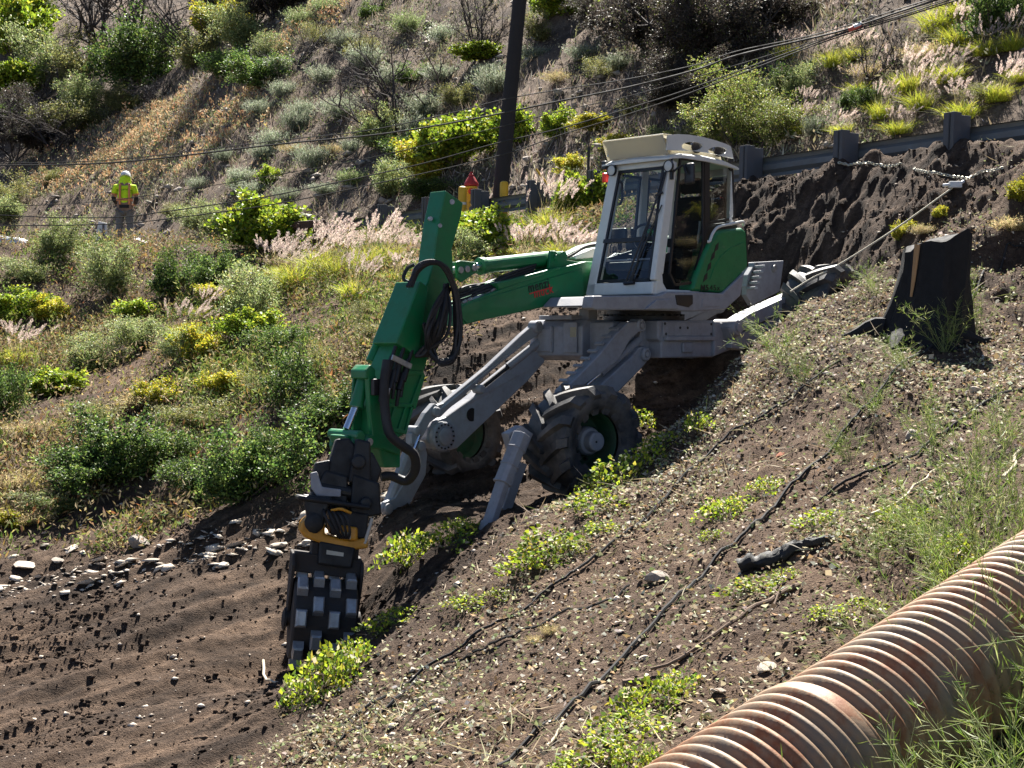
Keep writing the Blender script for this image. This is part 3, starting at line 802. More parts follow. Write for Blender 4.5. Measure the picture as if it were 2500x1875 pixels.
# boom-to-stick cylinder
YC = YBM - .17
a, b = LY(1360, 629, YC), LY(1173, 650, YC)
dr = (b - a).normalized()
mb = MB(); mb.cyl(a + dr * .05, b, .083, 24); mb.cyl(b - dr * .05, b + dr * .02, .095, 24); mb.cyl(a - dr * .06, a + dr * .10, .06, 16)
mb.cyl(a + Vector((0, -.1, 0)), a + Vector((0, .1, 0)), .07, 16)
cyl = part(mb, 'stick_cylinder', GREEN, bevel=.006)
e = LY(1137, 655, YC)
mb = MB(); mb.cyl(b, e, .045, 18); mb.cyl(e + Vector((0, -.06, 0)), e + Vector((0, .06, 0)), .06, 16); part(mb, 'rod', CHROME, cyl, smooth=True)
mb = MB()
l0, l1, l2 = LY(1104, 660, YC), LY(1137, 655, YC), LY(1120, 658, YC)
for dy in (-.12, .09):
    mb.prism([(l0.x + .04, l0.z - .09), (l0.x + .06, l0.z + .08), (l0.x, l0.z + .10), (l1.x - .05, l1.z + .06), (l1.x - .06, l1.z - .04), (l1.x, l1.z - .07), (l0.x - .02, l0.z - .13)], YC + dy, YC + dy + .03)
ln = part(mb, 'stick_link', GREEN, bevel=.008)
mb = MB()
for c in (l0, l1, l2): mb.cyl(c + Vector((0, -.14, 0)), c + Vector((0, .14, 0)), .036, 16)
part(mb, 'pin', STEEL, ln, bevel=.004)

# ---------------------------------------------------------------- stick
YS = -0.25
sp = [(1088, 464), (1131, 495), (1127, 524), (1104, 607), (1106, 645), (1108, 680), (1090, 720), (1058, 830), (1036, 905), (1030, 925), (992, 1058), (945, 1085), (908, 1088), (914, 1000), (936, 905), (966, 840), (1008, 750), (1044, 690), (1056, 650), (1070, 548)]
mb = MB(); mb.prism(side(sp, YS), YS - .235, YS)
stick = part(mb, 'stick', GREEN, bevel=0.012)
mb = MB()
for poly in ([(1029, 905), (1034, 918), (1010, 1000), (1000, 985)], [(960, 905), (1029, 905), (1027, 915), (957, 917)], [(948, 985), (1004, 985), (1002, 994), (946, 994)], [(958, 994), (964, 994), (950, 1052), (944, 1048)], [(985, 994), (990, 994), (972, 1054), (966, 1054)], [(1000, 994), (1006, 994), (990, 1052), (984, 1056)], [(944, 1040), (990, 1052), (988, 1060), (940, 1050)]):
    mb.prism(side(poly, YS), YS - .004, YS + .028)
part(mb, 'rib', GREEN, stick, bevel=.005)
mb = MB(); mb.prism(side([(1026, 686), (1047, 701), (1022, 871), (967, 838)], -.15), -.52, -.15)
cover = part(mb, 'stick_cover', GREEN, bevel=.012)
mb = MB()
for u, v in ((1005, 709), (993, 778), (974, 841)):
    c = LY(u, v, -.30); mb.cyl(c, c + Vector((.05, 0, .03)), .014, 8)
for u, v in ((1104, 493), (1075, 551), (1052, 534)):
    c = LY(u, v, YS if u > 1060 else YS - .1); mb.cyl(c + Vector((0, -.02, 0)), c + Vector((0.012, .012, 0)), .028 if u > 1090 else .022, 12)
part(mb, 'cap_bolt', STEEL, cover)
mb = MB(); mb.tube([LY(958, 762, -.56), LY(905, 884, -.56)], .055, 16); part(mb, 'telescope_tube', GREEN, stick, smooth=True)
# fork holding the bucket cylinder
mb = MB()
mb.prism(side([(892, 904), (905, 890), (918, 902), (916, 925), (892, 925)], -.20), -.43, -.20)
mb.prism(side([(898, 915), (918, 915), (932, 1000), (938, 1062), (910, 1072), (902, 1000)], -.20), -.26, -.20)
mb.prism(side([(864, 915), (880, 915), (884, 1000), (886, 1062), (862, 1062), (858, 1000)], -.43), -.46, -.43)
part(mb, 'cylinder_fork', GREEN, stick, bevel=.014)
mb = MB(); mb.box(LY(918, 945, -.17), (.10, .05, .16)); part(mb, 'rubber_pad', TRIM, stick, bevel=.008)
yy = -.36
a, b, e = LY(888, 925, yy), LY(872, 985, yy), LY(846, 1048, yy)
mb = MB(); mb.cyl(a, b, .065, 18); mb.cyl(b, b + (b - a).normalized() * .04, .072, 18); bc = part(mb, 'bucket_cylinder', GREEN, smooth=True)
mb = MB(); mb.cyl(b, e, .038, 16); part(mb, 'rod', CHROME, bc, smooth=True)
# linkage at the stick foot
mb = MB()
j0, j1, j2 = LY(846, 1062, yy), LY(905, 1070, yy), LY(820, 1068, yy)
for dy in (-.16, .10):
    mb.prism([(p.x, p.z) for p in (LY(868, 1060, yy), LY(912, 1056, yy), LY(945, 1085, yy), LY(950, 1110, yy), LY(910, 1095, yy), LY(870, 1090, yy))], yy + dy, yy + dy + .06)
    mb.prism([(p.x, p.z) for p in (LY(836, 1066, yy), LY(858, 1066, yy), LY(862, 1090, yy), LY(858, 1120, yy), LY(862, 1146, yy), LY(842, 1146, yy), LY(838, 1110, yy), LY(832, 1090, yy))], yy + dy * 1.2, yy + dy * 1.2 + .06)
mb.cyl(j0 + Vector((0, -.24, 0)), j0 + Vector((0, .22, 0)), .055, 16)
mb.cyl(LY(868, 1076, yy) + Vector((0, -.18, 0)), LY(868, 1076, yy) + Vector((0, .20, 0)), .05, 16)
mb.prism([(p.x, p.z) for p in (LY(826, 1062, yy), LY(850, 1060, yy), LY(852, 1080, yy), LY(830, 1082, yy))], yy - .14, yy + .12)
mb.prism([(p.x, p.z) for p in (LY(912, 1056, yy), LY(960, 1080, yy), LY(958, 1140, yy), LY(918, 1140, yy), LY(904, 1080, yy))], yy - .12, yy + .12)
lk = part(mb, 'bucket_link', GREEN, bevel=.014)
mb = MB(); mb.cyl(LY(868, 1076, yy) + Vector((0, .20, 0)), LY(868, 1076, yy) + Vector((0, .225, 0)), .036, 14); part(mb, 'pin', STEEL, lk)

# hoses looped beside the stick
mb = MB()
rgh = random.Random(3)
for q in range(15):
    j = lambda s: rgh.uniform(-s, s)
    o = (q % 5) * .035 - .02; g = q * 1.5
    pl = [(1002 + j(8), 700), (1018 + j(6), 664 - g * .5 + j(3)), (1046 + j(6), 645 - g * .35), (1074 + j(5), 646 - g * .2), (1096 + j(4), 668 + j(5)), (1106 + g * .5, 715), (1110 + g * .6 + j(3), 780), (1112 + g * .5 + j(4), 835), (1104 + j(5), 868 + g * .6), (1078 + j(6), 880 + g * .5), (1056 + j(8), 862 + j(8)), (1046 + j(8), 815 + j(12)), (1034, 790)]
    mb.tube(bez([LY(u, v, -.14 + (.10 if 1 < i < 10 else 0.0) + o) for i, (u, v) in enumerate(pl)], 6), .018, 6)
for q in range(16):
    j = lambda s: rgh.uniform(-s, s)
    u0 = 1096 - q * 3.0
    mb.tube(bez([LY(1094 + j(8), 700 + j(10), .0), LY(u0 + j(6), 760 + j(10), .05 + j(.05)), LY(u0 - 14 + j(8), 815 + j(10), .04 + j(.05)), LY(1046 + j(10), 855 + j(12), -.06), LY(1020 + j(8), 870, -.12)], 6), .017, 6)
mb.tube(bez([LY(1000, 690, -.52), LY(985, 680, -.56), LY(995, 655, -.56), LY(1012, 645, -.5)], 5), .02, 6)
part(mb, 'hose_bundle', HOSE, smooth=True)
mb = MB()                                  # thick sleeve down to the attachment
mb.tube(bez([LY(945, 880, -.12), LY(938, 940, -.10), LY(940, 1000, -.08), LY(952, 1060, -.04), LY(985, 1090, 0), LY(1010, 1110, 0), LY(1014, 1146, -.05), LY(992, 1174, -.15), LY(955, 1162, -.25), (LY(930, 1165, -.3))], 6), .048, 10)
part(mb, 'hose_sleeve', HOSE, smooth=True)
mb = MB()
for u, v, l in ((955, 880, .16), (975, 884, .2), (995, 890, .16), (962, 905, .18), (985, 912, .16), (945, 905, .14)):
    c = LY(u, v, -.16); mb.cyl(c, c + Vector((.08, .02, -l)), .034, 10); mb.cyl(c + Vector((.08, .02, -l)), c + Vector((.11, .02, -l - .16)), .019, 8); mb.cyl(c, c + Vector((-.06, 0, .14)), .02, 8)
qc = part(mb, 'hose_coupler', BLACK, smooth=True)
mb = MB(); bar(mb, LY(957, 872, -.12), LY(1004, 895, -.12), .02, .055, (-.3, 0, 1)); part(mb, 'clamp_strip', STEEL, qc, bevel=.004)
mb = MB(); c = LY(950, 948, -.12); mb.cyl(c, LY(941, 985, -.12), .016, 8); part(mb, 'hose_end', STEEL, qc)
# ---------------------------------------------------------------- tiltrotator and compaction wheel
AO = P(786, 1512, 13.3)
Aa = Vector((0.97, 0.20, -0.10)).normalized()
Ab = Vector((0.16, 0.12, 0.98)); Ab = (Ab - Aa * Ab.dot(Aa)).normalized()
Ac = Aa.cross(Ab); Ac = Ac if Ac.y < 0 else -Ac
def A(r, u, f=0.0): return loc3(AO + Aa * r + Ab * u + Ac * f)
def aprism(mb, poly, f0, f1):
    return mb.loft([[A(r, u, f0) for r, u in poly], [A(r, u, f1) for r, u in poly]])
def rprism(mb, poly, r0, r1):            # polygon in (forward, up), extruded sideways
    return mb.loft([[A(r0, u, f) for f, u in poly], [A(r1, u, f) for f, u in poly]])

BLACKER = paint('matt_black', (0.005, 0.005, 0.006), 0.5, 0.15, dirt_col=(0.018, 0.015, 0.013), bump=0.006)
mb = MB()                                # coupler and tilt yoke, black
aprism(mb, [(-.10, 1.40), (.12, 1.36), (.14, 1.02), (-.20, 1.05), (-.22, 1.15)], -.22, .08)
aprism(mb, [(.16, 1.38), (.42, 1.32), (.46, 1.02), (.30, .98), (.16, 1.02)], -.22, .12)
mb.cyl(A(-.20, 1.24, .02), A(.44, 1.18, .02), .075, 16)
mb.cyl(A(.20, 1.50, -.2), A(.20, 1.50, .16), .07, 16)
mb.cyl(A(.30, 1.12, -.2), A(.30, 1.12, .17), .06, 16)
aprism(mb, [(-.30, 1.16), (-.02, 1.15), (-.06, 1.02), (-.08, .86), (-.14, .80), (-.22, .82), (-.24, .95)], .10, .20)
aprism(mb, [(-.34, 1.15), (.34, 1.10), (.34, 1.06), (-.34, 1.10)], -.26, .24)
aprism(mb, [(-.05, 1.05), (.34, 1.02), (.34, .78), (.0, .80)], -.20, .14)
aprism(mb, [(-.10, .74), (.24, .70), (.22, .50), (-.10, .52)], -.20, .18)
aprism(mb, [(-.02, 1.70), (.10, 1.72), (.20, 1.62), (.34, 1.60), (.44, 1.44), (.40, 1.30), (-.10, 1.34)], -.16, .04)
aprism(mb, [(.16, 1.72), (.30, 1.70), (.34, 1.30), (.12, 1.30)], .0, .10)
aprism(mb, [(-.20, 1.46), (-.06, 1.50), (-.04, 1.20), (-.22, 1.18)], -.1, .06)
tr = part(mb, 'tiltrotator', BLACKER, bevel=.02)
mb = MB(); c = A(-.175, .905, .21); mb.lathe([(.0, -.02), (.085, -.015), (.085, .02), (.05, .035), (0, .035)], c, loc3(AO + Ac) - loc3(AO), 20); part(mb, 'pivot_cap', BLACKER, tr, smooth=True)
mb = MB()
aprism(mb, [(-.28, .90), (-.22, .96), (-.06, .90), (-.06, .80), (.18, .76), (.34, .80), (.36, .70), (.12, .66), (-.10, .72), (-.24, .76), (-.29, .82)], -.20, .17)
aprism(mb, [(.08, .90), (.24, .89), (.25, .76), (.08, .77)], .10, .20)
part(mb, 'rotator_casting', YELLOW, tr, bevel=.025, seg=3)
mb = MB()
for k in range(5):
    mb.tube(bez([A(-.10 + k * .03, 1.06, .14), A(-.08 + k * .05, .98, .26), A(.0 + k * .04, .86, .26), A(.08 + k * .02, .78, .20)], 6), .013, 6)
part(mb, 'short_hose', HOSE, tr, smooth=True)
mb = MB(); mb.tube(bez([A(-.02, 1.03, .20), A(.06, 1.05, .26), A(.16, 1.02, .22)], 6), .014, 6); part(mb, 'yellow_hose', YELLOW, tr, smooth=True)
mb = MB(); mb.cyl(A(.375, .98, .12), A(.32, .74, .16), .017, 10); part(mb, 'tilt_rod', paint('pale_rod', (.55, .5, .42), .4, .2, bump=0), tr, smooth=True)
mb = MB(); aprism(mb, [(-.24, 1.36), (-.18, 1.38), (-.12, 1.24), (.06, 1.23), (.06, 1.16), (-.16, 1.15), (-.22, 1.22)], .10, .14); part(mb, 'hook_plate', GREY, tr, bevel=.01)
mb = MB(); aprism(mb, [(.10, .84), (.18, .835), (.18, .775), (.10, .78)], .201, .206); aprism(mb, [(-.03, .66), (.13, .645), (.13, .61), (-.03, .62)], .181, .186); part(mb, 'maker_plate', paint('pale_plate', (.5, .47, .38), .5, .3, bump=0), tr)

mb = MB()                                # side frame of the wheel
rprism(mb, [(-.30, .62), (.14, .60), (.20, .50), (.16, .36), (-.02, -.08), (-.10, -.10), (-.16, -.02), (-.28, .40)], -.335, -.305)
rprism(mb, [(-.30, .60), (.14, .56), (.20, .46), (.16, .32), (-.02, -.08), (-.10, -.10), (-.16, -.02), (-.28, .38)], .305, .335)
aprism(mb, [(-.31, .60), (.31, .56), (.31, .40), (-.31, .44)], .04, .12)
aprism(mb, [(-.31, .62), (.31, .58), (.31, .54), (-.31, .58)], -.28, .12)
aprism(mb, [(-.16, .60), (-.10, .60), (-.10, .72), (-.16, .72)], -.2, .1); aprism(mb, [(.22, .58), (.28, .58), (.28, .70), (.22, .70)], -.2, .1)
cw = part(mb, 'compaction_wheel', RUST, bevel=.008)
mb = MB()
axl = (loc3(AO + Aa) - loc3(AO))
mb.lathe([(.05, -.30), (.36, -.295), (.385, -.28), (.385, .28), (.36, .295), (.05, .30)], A(0, 0, 0), axl, 36)
mb.cyl(A(-.345, 0, 0), A(.345, 0, 0), .07, 18)
drum = part(mb, 'drum', RUST, cw, bevel=.01)
for ring, r0 in enumerate((-.225, -.075, .075, .225)):
    for k in range(8):
        ang = 2 * PI * (k + (.5 if ring % 2 else 0.12)) / 8
        ca, sa = math.cos(ang), math.sin(ang)
        mb = MB()
        def q(dr, t, h): return A(r0 + dr, sa * (.37 + h) + ca * t, ca * (.37 + h) - sa * t)
        mb.loft([[q(-.05, -.085, 0), q(.05, -.085, 0), q(.05, .085, 0), q(-.05, .085, 0)],
                 [q(-.048, -.075, .085), q(.048, -.075, .085), q(.048, .075, .085), q(-.048, .075, .085)],
                 [q(-.036, -.062, .10), q(.036, -.062, .10), q(.036, .062, .10), q(-.036, .062, .10)]])
        part(mb, 'pad', STEEL, cw)
for sx in (-.342, .342):
    mb = MB(); mb.lathe([(.0, -.012), (.11, -.01), (.11, .012), (.06, .03), (0, .03)], A(sx, -.02, -.03), axl * (1 if sx > 0 else -1), 18); part(mb, 'bearing_cap', RUST, cw, smooth=True)

# ---------------------------------------------------------------- wheels
def tyre_mesh(R=.56, W=.66):
    prof = [(.295, .165), (.315, .205), (.37, .235), (.44, .243), (.485, .228), (.503, .195), (.508, .10), (.51, 0.0)]
    prof = [(r * R / .56, y * W / .48) for r, y in prof]
    full = prof + [(r, -y) for r, y in prof[-2::-1]]
    mb = MB(); n = 64
    rings = [[(math.cos(2 * PI * k / n) * r, y, math.sin(2 * PI * k / n) * r) for k in range(n)] for r, y in full]
    mb.loft(rings, cap=False)
    def surf(y):
        ys = [p[1] for p in prof][::-1]; rs = [p[0] for p in prof][::-1]
        return float(np.interp(abs(y), ys, rs))
    NL = 14
    for s in (-1, 1):
        for k in range(NL):
            a0 = 2 * PI * (k + (.5 if s > 0 else 0)) / NL
            secs = []
            for t in (0, .2, .45, .7, .88, 1.0):
                y = s * (-.012 + t * .250) * W / .48
                ang = a0 + .42 * t ** .9
                hw = (.044 + .034 * t) / R
                rb = (surf(y) if t < 1 else .445 * R / .56) - .012
                rt = (.572 if t < .9 else (.556 if t < 1 else .49)) * R / .56
                yo = y if t < 1 else s * .262 * W / .48
                c = lambda r, an, yy: (math.cos(an) * r, yy, math.sin(an) * r)
                secs.append([c(rb, ang - hw, y), c(rt, ang - hw * .62, yo), c(rt, ang + hw * .62, yo), c(rb, ang + hw, y)])
            mb.loft(secs)
    return mb
def rim_mesh(R=.56):
    k = R / .56
    mb = MB(); n = 40
    pr = [(.31, .175), (.30, .19), (.285, .165), (.275, .12), (.262, .02), (.25, -.03), (.10, -.05), (.10, -.09), (.27, -.10), (.30, -.19), (.31, -.175)]
    mb.loft([[(math.cos(2 * PI * j / n) * r * k, y, math.sin(2 * PI * j / n) * r * k) for j in range(n)] for r, y in pr], cap=False)
    return mb
def wheel(center, yaw, R, spin=0.0, camber=0.0):
    w = rim_mesh(R).build('wheel', GREEN_SHADED, EXC, smooth=True)
    w.location = center - Vector((0, 0, BASE))
    w.rotation_euler = (camber, 0, yaw)
    t = tyre_mesh(R).build('tyre', RUBBER, w, smooth=True)
    t.rotation_euler = (0, spin, 0)
    mb = MB(); mb.lathe([(.15, -.06), (.15, .10), (.135, .14), (.105, .15), (.10, .235), (.085, .25), (0, .25)], (0, 0, 0), (0, 1, 0), 28)
    hb = mb.build('hub', GREY, w, bevel=.006)
    mb = MB()
    for j in range(10):
        a = 2 * PI * j / 10; mb.cyl((math.cos(a) * .205, -.05, math.sin(a) * .205), (math.cos(a) * .205, .0, math.sin(a) * .205), .016, 6)
    mb.cyl((0.02, .25, .0), (.02, .254, .0), .012, 8)
    mb.build('wheel_nut', BLACK, w)
    return w
WN = loc3(P(1472, 1080, 14.45)); WN -= Vector((math.sin(math.radians(9)), math.cos(math.radians(9)), 0)) * .33
wheel(WN, math.radians(-9), .57, .15)
WF = loc3(P(1108, 1056, 16.6)); 
wheel(WF, math.radians(180 + 3), .555, .4)
WR = loc3(P(2012, 757, 17.55))
wheel(WR, math.radians(-3), .55, .25)
wheel(Vector((-2.35, -1.35, gz(*(EC - EF * 2.35 - EL * 1.35)[:2]) + .5)), PI, .55, .1)

# ---------------------------------------------------------------- legs
def vprism(mb, poly, th):
    """poly of (u, v, Y): a plate whose plane may slant; th = thickness towards the right of the machine"""
    pts = [LY(u, v, Y) for u, v, Y in poly]
    return mb.loft([[p for p in pts], [p - Vector((0, th, 0)) for p in pts]])
# near front leg
y0 = .46
mb = MB(); mb.prism(side([(1547, 866), (1560, 848), (1576, 845), (1586, 862), (1580, 884), (1562, 905), (1508, 960), (1470, 1010), (1440, 1090), (1395, 1100), (1390, 1050), (1420, 985), (1455, 950)], y0), y0 - .22, y0)
leg = part(mb, 'front_leg', GREY, bevel=.018)
mb = MB(); mb.prism(side([(1534, 787), (1566, 784), (1574, 800), (1558, 813), (1540, 828), (1510, 880), (1478, 905), (1430, 938), (1395, 962), (1372, 970), (1376, 952), (1420, 910), (1466, 862), (1504, 815)], y0 + .03), y0 - .10, y0 + .03)
lk = part(mb, 'step_arm', GREY, leg, bevel=.014)
mb = MB()
for k in range(8):
    t = k / 7; u, v = 1510 - 122 * t, 806 + 126 * t
    a = LY(u, v, y0); bar(mb, a + Vector((.01, .0, .014)), a + Vector((.01, -.12, .014)), .035, .02, (.6, 0, .8))
part(mb, 'tread_bar', GREY, leg)
mb = MB()
for u, v, r in ((1560.5, 795, .075), (1573, 865, .075)):
    c = LY(u, v, y0); mb.lathe([(r, -.10), (r, .03), (r * .8, .045), (r * .62, .045), (r * .62, .03), (r * .45, .03), (r * .4, .05), (0, .05)], c, (0, 1, 0), 22)
part(mb, 'pivot_pin', GREY, leg, smooth=True)
mb = MB(); a, b = LY(1560, 830, y0 - .1), LY(1425, 945, y0 - .1); m = a.lerp(b, .72); mb.cyl(a, m, .05, 16); cyl = part(mb, 'leg_cylinder', GREY, smooth=True)
mb = MB(); mb.cyl(m, b, .03, 14); part(mb, 'rod', CHROME, cyl, smooth=True)
mb = MB(); mb.prism(side([(1568, 786), (1606, 786), (1612, 800), (1600, 830), (1608, 850), (1612, 872), (1590, 872), (1560, 840)], y0 - .06), y0 - .30, y0 - .06)
mb.cyl(LY(1592, 805, y0 - .06), LY(1592, 805, y0 - .06) + Vector((0, .03, 0)), .035, 12); part(mb, 'leg_bracket', GREY, chassis, bevel=.014)
# near claw: sleeve and inner tube
def beam_px(mb, p, q, w, t):
    d = (q - p).normalized(); n = Vector((0, 1, 0)); a = d.cross(n).normalized(); b2 = a.cross(d)
    prof = [(-.5, -.28), (-.28, -.5), (.28, -.5), (.5, -.28), (.5, .28), (.28, .5), (-.28, .5), (-.5, .28)]
    return mb.loft([[c + a * (x * w) + b2 * (y * t) for x, y in prof] for c in (p, q)])
yc = .62
c0, c1, c2 = LY(1274, 1060, yc), LY(1226, 1180, yc), LY(1186, 1304, yc)
mb = MB(); beam_px(mb, c0, c1, .155, .16)
for t in (.28, .62, .97):
    p = c0.lerp(c1, t); beam_px(mb, p, p + (c1 - c0).normalized() * .02, .172, .178)
mb.prism([(p.x, p.z) for p in (LY(1258, 1060, yc), LY(1292, 1040, yc), LY(1320, 1060, yc), LY(1300, 1110, yc), LY(1275, 1120, yc))], yc - .20, yc - .10)
claw = part(mb, 'claw_leg', GREY, bevel=.008)
mb = MB(); beam_px(mb, c1.lerp(c0, .1), c2, .125, .13); part(mb, 'inner_tube', GREY, claw, bevel=.008)
mb = MB(); d = (c2 - c1).normalized(); beam_px(mb, c2 - d * .12, c2 + d * .03, .16, .15); mb.cyl(c2 + Vector((-.06, .08, .02)), c2 + Vector((-.06, -.08, .02)), .045, 12); part(mb, 'foot', GREY, claw, bevel=.015)
mb = MB(); mb.prism(side([(1272, 1128), (1288, 1134), (1268, 1190), (1252, 1240), (1238, 1250), (1228, 1242), (1246, 1190)], yc - .1), yc - .22, yc - .10); part(mb, 'claw_blade', GREY, claw, bevel=.008)
# far front leg, splayed outwards
def yf(u): return float(np.interp(u, [940, 1076, 1330], [-1.12, -1.05, -.66]))
mb = MB(); vprism(mb, [(u, v, yf(u)) for u, v in [(1340, 822), (1330, 885), (1290, 930), (1118, 1094), (1100, 1100), (1060, 1096), (1042, 1075), (1045, 1045), (1060, 1028), (1090, 1018), (1150, 975), (1280, 870)]], .16)
legf = part(mb, 'front_leg', GREY, bevel=.016)
mb = MB(); c = LY(1076, 1065, yf(1076)); mb.lathe([(.165, -.05), (.165, .05), (.15, .065), (.10, .065), (.10, .05), (.095, .085), (.07, .095), (0, .095)], c, (0, 1, 0), 30); hd = part(mb, 'leg_hub', GREY, legf, smooth=True)
mb = MB()
for k in range(16):
    a = 2 * PI * k / 16; mb.cyl(c + Vector((math.cos(a) * .133, .06, math.sin(a) * .133)), c + Vector((math.cos(a) * .133, .076, math.sin(a) * .133)), .011, 6)
part(mb, 'bolt', BLACK, legf)
mb = MB(); c = LY(1152, 1012.5, yf(1152)); mb.lathe([(.0, -.005), (.075, -.005), (.075, .004), (0, .004)], c, (0, 1, 0), 22); part(mb, 'hole_shade_disc', BLACK, legf)  # black disc painted in for the shade of the arm's open hole
mb = MB(); vprism(mb, [(u, v, yf(u) + .03) for u, v in [(1306, 790), (1322, 800), (1318, 815), (1288, 836), (1210, 898), (1092, 1003), (1075, 1020), (1056, 1018), (1052, 1002), (1062, 992), (1084, 984), (1190, 897), (1276, 816)]], .08)
part(mb, 'upper_link', GREY, legf, bevel=.012)
mb = MB()
for u, v, r in ((1311, 798, .07), (1062, 1005, .055), (1172, 950, .05)):
    c = LY(u, v, yf(u) + .03); mb.lathe([(r, -.08), (r, .03), (r * .75, .045), (r * .5, .045), (0, .045)], c, (0, 1, 0), 18)
part(mb, 'pivot_pin', GREY, legf, smooth=True)
mb = MB(); a, b = LY(1172, 950, yf(1172)), LY(1322, 830, yf(1322)); m = a.lerp(b, .45); mb.cyl(m, b, .045, 14); cyl = part(mb, 'leg_cylinder', GREY, smooth=True)
mb = MB(); mb.cyl(a, m, .025, 12); part(mb, 'rod', BLACK, cyl, smooth=True)
# far claw
mb = MB(); vprism(mb, [(u, v, -1.06) for u, v in [(1018, 1080), (1038, 1082), (1044, 1110), (1040, 1160), (1010, 1215), (1000, 1238), (966, 1256), (944, 1258), (934, 1242), (940, 1226), (965, 1215), (1005, 1150), (1018, 1120)]], .06)
clawf = part(mb, 'claw_leg', GREY, bevel=.012)
a, b = LY(1015, 1060, -1.14), LY(948, 1238, -1.14)
mb = MB(); beam_px(mb, a, b, .13, .12); mb.box(LY(1006, 1070, -1.10), (.1, .1, .12)); part(mb, 'inner_tube', GREY, clawf, bevel=.008)
mb = MB()
for u, v, r in ((1027.5, 1089, .055), (1018, 1051, .05), (947.7, 1241.5, .055)):
    c = LY(u, v, -1.05); mb.lathe([(r, -.12), (r, .02), (r * .7, .03), (0, .03)], c, (0, 1, 0), 18)
part(mb, 'pivot_pin', GREY, clawf, smooth=True)
mb = MB(); vprism(mb, [(u, v, -1.03) for u, v in [(1040, 1008), (1060, 985), (1078, 992), (1075, 1015), (1050, 1032), (1035, 1062), (1030, 1068), (1014, 1058), (1022, 1040)]], .08); part(mb, 'claw_lever', GREY, clawf, bevel=.01)
mb = MB(); mb.cyl(LY(1024, 1062, -1.04), LY(1008, 1105, -1.04), .018, 10); part(mb, 'rod', CHROME, clawf)
# rear legs
for sgn in (1, -1):
    y1 = .62
    mb = MB(); pl = [(p.x, p.z) for p in (LY(1760, 800, y1), LY(1812, 766, y1), (LY(1885, 733, y1)), LY(1950, 706, y1), LY(1962, 728, y1), LY(1880, 770, y1), LY(1800, 806, y1), LY(1770, 828, y1))]
    mb.prism(pl, sgn * y1 - .11, sgn * y1 + .11)
    rl = part(mb, 'rear_leg', GREY, bevel=.014)
    mb = MB(); pl = [(p.x, p.z) for p in (LY(1775, 822, y1), LY(1860, 785, y1), LY(1935, 738, y1), LY(1945, 760, y1), LY(1880, 800, y1), LY(1800, 855, y1), LY(1772, 850, y1))]
    mb.prism(pl, sgn * y1 - .08, sgn * y1 + .08); part(mb, 'lower_arm', GREY, rl, bevel=.014)
    mb = MB()
    for k in range(6):
        a = LY(1815 + k * 14, 768 - k * 6.2, y1); bar(mb, Vector((a.x, sgn * y1 - .09, a.z + .012)), Vector((a.x, sgn * y1 + .09, a.z + .012)), .03, .02)
    part(mb, 'tread_bar', GREY, rl)
    c = LY(1775, 800, y1); mb = MB(); mb.lathe([(.10, -.16), (.10, .14), (.085, .16), (.05, .16), (.05, .18), (0, .18)], (c.x, sgn * y1, c.z), (0, 1, 0), 22); part(mb, 'pivot_pin', GREY, rl, smooth=True)
    c = LY(1955, 735, y1); mb = MB(); mb.cyl((c.x, sgn * y1, c.z - .05), (c.x - .25, sgn * (y1 + .42), c.z - .09), .09, 14); part(mb, 'axle', GREY, rl)
mb = MB(); mb.prism([(-.5, .18), (-.5, -.22), (-.95, -.12), (-.95, .16)], -.5, .62); part(mb, 'rear_frame', GREY, chassis, bevel=.02)
# folded rear support with rungs
ys = .10
mb = MB(); pl = side([(1826, 672), (1846, 640), (1914, 636), (1904, 712), (1838, 746), (1822, 720)], ys); mb.prism(pl, ys - .08, ys)
mb.prism(side([(1822, 700), (1843, 640), (1852, 640), (1838, 700)], ys), ys - .45, ys - .0)
mb.prism(side([(1890, 640), (1912, 637), (1902, 712), (1884, 716)], ys), ys - .45, ys - .085)
sup = part(mb, 'rear_support', GREY, bevel=.01)
mb = MB()
for k in range(5):
    a = LY(1846 - k * 4.5, 652 + k * 13, ys + .02); bar(mb, a, a + Vector((.10, .18, -.0)), .05, .035)
part(mb, 'rung', GREY, sup, bevel=.008)
mb = MB(); c = LY(1887, 656, ys); mb.cyl(c, c + Vector((0, .04, 0)), .045, 12); part(mb, 'pin', STEEL, sup)
# ================================================================== roadside things
GALV = paint('galvanised_steel', (0.13, 0.14, 0.145), 0.5, 0.4, metal=0.3, dirt_col=(0.16, 0.14, 0.12), scale=3, bump=0.004)
POSTM = paint('dark_post', (0.075, 0.078, 0.088), 0.75, 0.4, dirt_col=(0.12, 0.10, 0.085), scale=7, bump=0.006)
def gp3(t, off, z): q = GA + GD * t + GN * off; return Vector((q[0], q[1], z))

